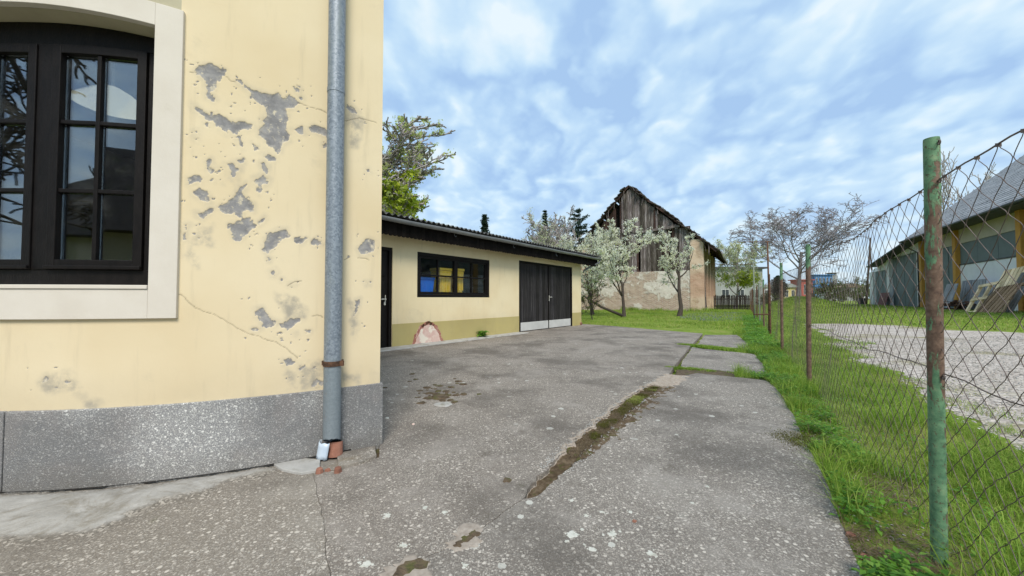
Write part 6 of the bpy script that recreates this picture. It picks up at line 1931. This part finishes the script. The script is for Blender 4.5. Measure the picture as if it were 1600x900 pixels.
def on_slab(x, y):
    k = np.zeros(x.shape, bool)
    for p in slab_polys: k |= inside(p, x, y)
    return k
rng = np.random.default_rng(17)
def scatter(n, u0, u1, v0, v1, dens=None, power=1.0):
    u = rng.uniform(u0, u1, n); v = v0 + (v1 - v0) * rng.random(n) ** power
    x, y = fxy(u, v)
    k = ~on_slab(x, y) & (~inside(GBP, x, y) | ((u < 1.9) & (fbm(x * 2.2, y * 2.2, 55, 4) > .50 + .12 * sm(u, .9, 1.9))))
    if dens is not None: k &= rng.random(n) < dens(x, y, u, v)
    x, y, u, v = x[k], y[k], u[k], v[k]
    return np.stack([x, y, terrain(x, y)], 1), u, v
bare = [tuple(float(q) for q in fxy(-.06, -.06)), gp(1375, 765), gp(1400, 790), gp(1425, 850), gp(1265, 690), gp(1320, 835), gp(1340, 865), gp(1300, 720)]
brad = [.10, .15, .15, .14, .13, .11, .11, .08]
def not_bare(x, y):
    k = np.ones(x.shape)
    for (bx_, by_), r in zip(bare, brad): k *= sm(np.hypot(x - bx_, (y - by_) * .8), r * .6, r * 1.5)
    return k
clump = lambda x, y, s=3.0, sd_=3: sm(fbm(x * s, y * s, sd_, 4, .6), .33, .62)
P, u, v = scatter(110000, -.75, 1.35, -1.2, 7.5, lambda x, y, u, v: (.20 + .8 * clump(x, y)) * not_bare(x, y) * (1 - .5 * sm(u, .7, 1.3)), 1.25)
hh = .055 + .15 * sm(fbm(P[:, 0] * 2.2, P[:, 1] * 2.2, 7, 3), .35, .7) * (1 - .55 * sm(u, .25, .9))
blades(P, hh, .0042, .9, rng, M_grass, 'verge_grass')
P, u, v = scatter(42000, .10, 1.95, -1.2, 9, lambda x, y, u, v: .25 + .75 * clump(x, y, 2.0, 9), 1.2)
blades(P, np.full(len(P), .055), .0045, 1.1, rng, M_grass_y, 'verge_grass')
P, u, v = scatter(60000, -.9, 2.1, 7.5, 36, lambda x, y, u, v: .3 + .7 * clump(x, y, 1.6), 1.3)
blades(P, .06 + .10 * sm(fbm(P[:, 0] * 1.4, P[:, 1] * 1.4, 7, 3), .35, .7) * (1 - .5 * sm(u, .4, 1.2)), .011, .8, rng, M_grass, 'verge_grass')
# tall tufts at the posts
tp = []
for k in range(1, 10):
    x, y = fxy(0, k * FS); q = rng.normal(0, .09, (500 if k < 3 else 160, 2)); tp.append(np.stack([x + q[:, 0] + (.1 if k == 0 else 0), y + q[:, 1] + .02, np.full(len(q), hz(x, y))], 1))
P = np.concatenate(tp); P = P[~on_slab(P[:, 0], P[:, 1])]
P = P[rng.random(len(P)) < .75]
blades(P, .16, .005, .7, rng, M_grass, 'post_tufts')
# broad leaved weeds along the concrete
def weeds(P, r, size, mat, name, n_l=9, hmax=.1):
    C, out = [], []
    n = len(P) * n_l
    base = np.repeat(P, n_l, 0)
    a = rng.random(n) * 6.283; f = rng.random(n) ** .6; q = np.repeat(r, n_l) * f
    h = np.repeat(hmax if np.ndim(hmax) else np.full(len(P), hmax), n_l) * rng.uniform(.25, 1, n)
    c = base + np.stack([np.cos(a) * q, np.sin(a) * q, h], 1)
    d = np.stack([np.cos(a), np.sin(a), rng.uniform(-.5, .6, n)], 1); d /= np.linalg.norm(d, axis=1, keepdims=True)
    s = np.cross(d, np.array([0, 0, 1.])); s /= np.linalg.norm(s, axis=1, keepdims=True)
    up = np.cross(s, d)
    L = (size * rng.uniform(.5, 1.3, n))[:, None]
    V = np.stack([c - d * L * .5, c - s * L * .32 + up * L * .06, c + d * L * .1 - up * L * .02, c + s * L * .32 + up * L * .06, c + d * L * .6 - up * L * .12], 1).reshape(-1, 3)
    i = np.arange(n)[:, None] * 5
    F = np.concatenate([i + np.array([[0, 1, 2]]), i + np.array([[0, 2, 3]]), i + np.array([[1, 4, 2]]), i + np.array([[2, 4, 3]])])
    return kind(np_mesh(name, V, F, mat), 'stuff')
P, u, v = scatter(2600, -.55, .0, -.6, 8, lambda x, y, u, v: clump(x, y, 2.6, 31) * not_bare(x, y), 1.3)
weeds(P, np.full(len(P), .04), .030, M_weed, 'verge_weeds', 10, .085)
P, u, v = scatter(1300, -.1, .8, -.6, 6, lambda x, y, u, v: clump(x, y, 3.1, 37) * not_bare(x, y), 1.3)
weeds(P, np.full(len(P), .035), .020, M_weed, 'verge_weeds', 9, .06)
P, u, v = scatter(1500, -.6, .1, 7, 24, lambda x, y, u, v: clump(x, y, 1.6, 31), 1.2)
weeds(P, np.full(len(P), .09), .06, M_weed, 'verge_weeds', 9, .14)
# dry stalks and litter on the bare spots
pts = []
for (bx_, by_), r in zip(bare, brad):
    q = rng.normal(0, r * .55, (260, 2)); pts.append(np.stack([bx_ + q[:, 0], by_ + q[:, 1], terrain(bx_ + q[:, 0], by_ + q[:, 1]) + .012], 1))
P = np.concatenate(pts); P = P[~on_slab(P[:, 0], P[:, 1])]
def litter(P, L, w, mat, name, tilt=.25):
    n = len(P); a = rng.random(n) * 6.283; l = L * rng.uniform(.4, 1.4, n)
    d = np.stack([np.cos(a) * l, np.sin(a) * l, l * rng.normal(0, tilt, n)], 1); s = np.stack([-np.sin(a), np.cos(a), np.zeros(n)], 1) * w
    V = np.stack([P - d - s, P - d + s, P + d + s, P + d - s], 1).reshape(-1, 3)
    return kind(np_mesh(name, V, np.arange(n * 4).reshape(n, 4), mat), 'stuff')
litter(P, .022, .0014, M_dry, 'dry_litter')
P, u, v = scatter(9000, -.7, .9, -.8, 6, lambda x, y, u, v: .3 + 0 * x, 1.3); P[:, 2] += .015
litter(P, .024, .0013, M_dry, 'dry_litter')
P, u, v = scatter(2600, -.6, 1.2, -1.0, 9, lambda x, y, u, v: .25 + .75 * clump(x, y, 1.8, 43), 1.2)
blades(P, np.full(len(P), .15), .0032, .9, rng, M_dry, 'dead_grass')
# mossy patch on the slab edge
q = rng.normal(0, 1, (2600, 2)) * np.array([.10, .10]); c = np.array(gp(1262, 690)); P = np.stack([c[0] + q[:, 0], c[1] + q[:, 1], np.full(2600, .004)], 1)
blades(P, np.full(len(P), .022), .004, 1.2, rng, M_moss, 'edge_moss')
# moss and grass in the joints
def joint_pts(line, w_, n, lo=0., hi=1.):
    L = np.array(line); s = np.concatenate([[0], np.cumsum(np.hypot(*np.diff(L, axis=0).T))]); q = (lo + (hi - lo) * rng.random(n)) * s[-1]
    x, y = np.interp(q, s, L[:, 0]), np.interp(q, s, L[:, 1]); wd = np.interp(q, s, w_)
    x = x + rng.normal(0, .45, n) * wd; y = y + rng.normal(0, .45, n) * wd
    return np.stack([x, y, np.full(n, -.024)], 1)
P = joint_pts(joint, jw, 22000, .40, 1.0); k = fbm(P[:, 0] * 9, P[:, 1] * 9, 51, 3) > .50 + .12 * rng.random(len(P)); P = P[k & ~on_slab(P[:, 0], P[:, 1])]
blades(P, .018 + .022 * fbm(P[:, 0] * 14, P[:, 1] * 14, 53, 2), .0035, 1.2, rng, M_moss, 'joint_moss')
P = joint_pts(joint, jw, 3500, .66, .80); k = clump(P[:, 0], P[:, 1], 4, 57) > .55; P = P[k]; blades(P, np.full(len(P), .034), .004, 1.1, rng, M_grass_y, 'joint_grass')
P = joint_pts(joint, np.array(jw) * 1.1, 12000, .35, 1.0); P[:, 2] += .004; P = P[~on_slab(P[:, 0], P[:, 1])]; litter(P, .014, .0016, M_dry, 'joint_litter')
cj = [gp(*q) for q in ((1041, 573), (1085, 576), (1130, 581), (1170, 586), (1212, 592))]
P = joint_pts(cj, [.06, .10, .10, .09, .14], 6000); k = (clump(P[:, 0], P[:, 1], 2.6, 61) > rng.random(len(P)) * .9); P = P[k]; blades(P, np.full(len(P), .055), .007, .9, rng, M_grass, 'joint_grass')
cj = [gp(*q) for q in ((1062, 538), (1100, 541), (1140, 545), (1185, 550))]
P = joint_pts(cj, [.1, .14, .16, .2], 5000); k = (clump(P[:, 0], P[:, 1], 1.6, 63) > rng.random(len(P)) * .9); P = P[k]; blades(P, np.full(len(P), .07), .010, .9, rng, M_grass, 'joint_grass')
# pebbles strewn along the verge and yard
def pebbles(P, r, mat, name):
    n = len(P); oc = np.array([(1, 0, 0), (-1, 0, 0), (0, 1, 0), (0, -1, 0), (0, 0, 1), (0, 0, -1)], float)
    fc = np.array([(0, 2, 4), (2, 1, 4), (1, 3, 4), (3, 0, 4), (2, 0, 5), (1, 2, 5), (3, 1, 5), (0, 3, 5)])
    s = np.stack([r * rng.uniform(.5, 1.5, n), r * rng.uniform(.5, 1.5, n), r * rng.uniform(.3, .8, n)], 1)
    V = (P[:, None, :] + oc[None] * s[:, None, :] * rng.uniform(.75, 1.2, (n, 6, 1))).reshape(-1, 3)
    F = (np.arange(n)[:, None, None] * 6 + fc[None]).reshape(-1, 3)
    return kind(np_mesh(name, V, F, mat), 'stuff')
P, u, v = scatter(2200, -.6, .1, -.5, 5, None, 1.3); P[:, 2] += .004; pebbles(P, .006, M_stone, 'verge_gravel')
x = rng.uniform(1.5, 12, 26000); y = rng.uniform(.5, 9, 26000); k = inside(GBP, x, y); x, y = x[k], y[k]
pebbles(np.stack([x, y, terrain(x, y) + .022], 1), .012, M_stone, 'lot_gravel')
x = rng.uniform(-2, 4.5, 900); y = rng.uniform(1.2, 7, 900); k = on_slab(x, y); x, y = x[k][:420], y[k][:420]
pebbles(np.stack([x, y, np.full(len(x), .002)], 1), .0045, M_stone, 'yard_grit')
# a few stones one can pick out
for (px, py, r, lab, mt) in ((1330, 838, .022, 'pinkish stone at the ragged slab edge by the verge', M_clay), (1352, 872, .020, 'flat red stone in the bare soil beside the slab edge', M_clay), (1177, 788, .009, 'small pale pebble on the right part of the yard', M_stone), (991, 815, .011, 'orange chip among the lichen spots', M_clay), (605, 654, .018, 'white shard lying near the house corner', M_lichen), (646, 663, .012, 'small pink stone on the middle slab', M_pink)):
    o = blob(gp(px, py), r, r * .7, mt, 'stone', None, int(px), n=9, rough=.7); tag(o, lab, 'stone')
# lawn before the barn and the meadow over the fence
def field(n, box, test, h, w_, mat, name, lean=.8):
    x = rng.uniform(box[0], box[1], n); y = rng.uniform(box[2], box[3], n)
    u, v = fuv(x, y); k = test(x, y, u, v) & ~on_slab(x, y) & ~inside(GBP, x + .5 * (fbm(x, y, 83, 3) - .5), y + 1.2 * (fbm(x + 9, y, 85, 3) - .5)); x, y = x[k], y[k]
    P = np.stack([x, y, terrain(x, y)], 1)
    hh = h * (.5 + sm(fbm(x * .8, y * .8, 13, 4, .6), .3, .7))
    return blades(P, hh, w_, lean, rng, mat, name)
gcor = gtf(g_s1, 0, 0)
lawn_test = lambda x, y, u, v: (u < -.3) & (y > gcor[1] + .0 - (x - gcor[0]) * .45) & ((x - gcor[0]) * GN[0] + (y - gcor[1]) * GN[1] > -8)
field(95000, (1, 21, 10.5, 36), lambda x, y, u, v: lawn_test(x, y, u, v) & (rng.random(x.shape) < .25 + .75 * sm(fbm(x * .7, y * .7, 71, 4), .3, .6)), .10, .016, M_grass, 'lawn_grass')
field(60000, (1, 21, 10.5, 36), lambda x, y, u, v: lawn_test(x, y, u, v) & (fbm(x * .5, y * .5, 77, 3) > .42), .09, .016, M_grass_y, 'lawn_grass')
field(16000, (5, 19, 26, 33), lambda x, y, u, v: lawn_test(x, y, u, v) & (np.abs((x - BA[0]) * BN[0] + (y - BA[1]) * BN[1] - .4) < .6), .32, .022, M_grass, 'lawn_grass')
field(75000, (9, 40, 8, 50), lambda x, y, u, v: (u > 1.2) & (((x - WA[0]) * WN[0] + (y - WA[1]) * WN[1]) > .1), .10, .028, M_grass, 'meadow_grass')
field(70000, (9, 40, 8, 50), lambda x, y, u, v: (u > 1.2) & (((x - WA[0]) * WN[0] + (y - WA[1]) * WN[1]) > .3) & (fbm(x * .3, y * .3, 79, 3) > .36), .09, .028, M_grass_y, 'meadow_grass')
i = rng.integers(0, len(MV), 9000); P = MV[i] + rng.normal(0, .12, (9000, 3)) * np.array([1, 1, .1])
blades(P, np.full(len(P), .20), .03, .7, rng, M_grass, 'mound_grass')
# bare silver weeds on the lawn by the fence
x, y = rng.uniform(9, 17, 3000), rng.uniform(17, 28, 3000); u, v = fuv(x, y); k = (u < -.4) & (u > -3.6); P = np.stack([x[k], y[k], np.full(k.sum(), .0)], 1)
blades(P, np.full(len(P), .11), .03, 1.0, rng, leaf_mat('silvery_weed', [(.22, .27, .20), (.32, .36, .30), (.26, .32, .22)], .8), 'silver_weeds')
# green weed at the garage foot
wx_, wy_ = gp(752, 527)
wp = thing('weed_plant', (wx_, wy_, 0), 'single leafy green weed growing at the foot of the garage wall', 'weed')
P = np.array([[wx_ + rng.normal(0, .06), wy_ + rng.normal(0, .05), .0] for _ in range(14)])
o = weeds(P, np.full(14, .10), .12, M_weed, 'leaves', 8, .17); del o['kind']; o.parent = wp; o.location = (-wx_, -wy_, 0)
m = MB()
for p in P: m.tube([(wx_, wy_, -.01), (p[0], p[1], .15)], .004, 4)
m.build('stems', M_weed, wp)

# broken crumbs along the mossy joint
i = rng.integers(int(len(jx) * .28), len(jx), 1500); sg_ = rng.choice([-1, 1], 1500); w_ = (jwd[i] + np.abs(rng.normal(0, .022, 1500))) * sg_
P = np.stack([jx[i] + w_ * .82, jy[i] - w_ * .57, np.full(1500, .0)], 1); P[on_slab(P[:, 0], P[:, 1]), 2] = .003; P[P[:, 2] < .002, 2] = -.012
pebbles(P, .007, M_mortar, 'joint_crumbs')
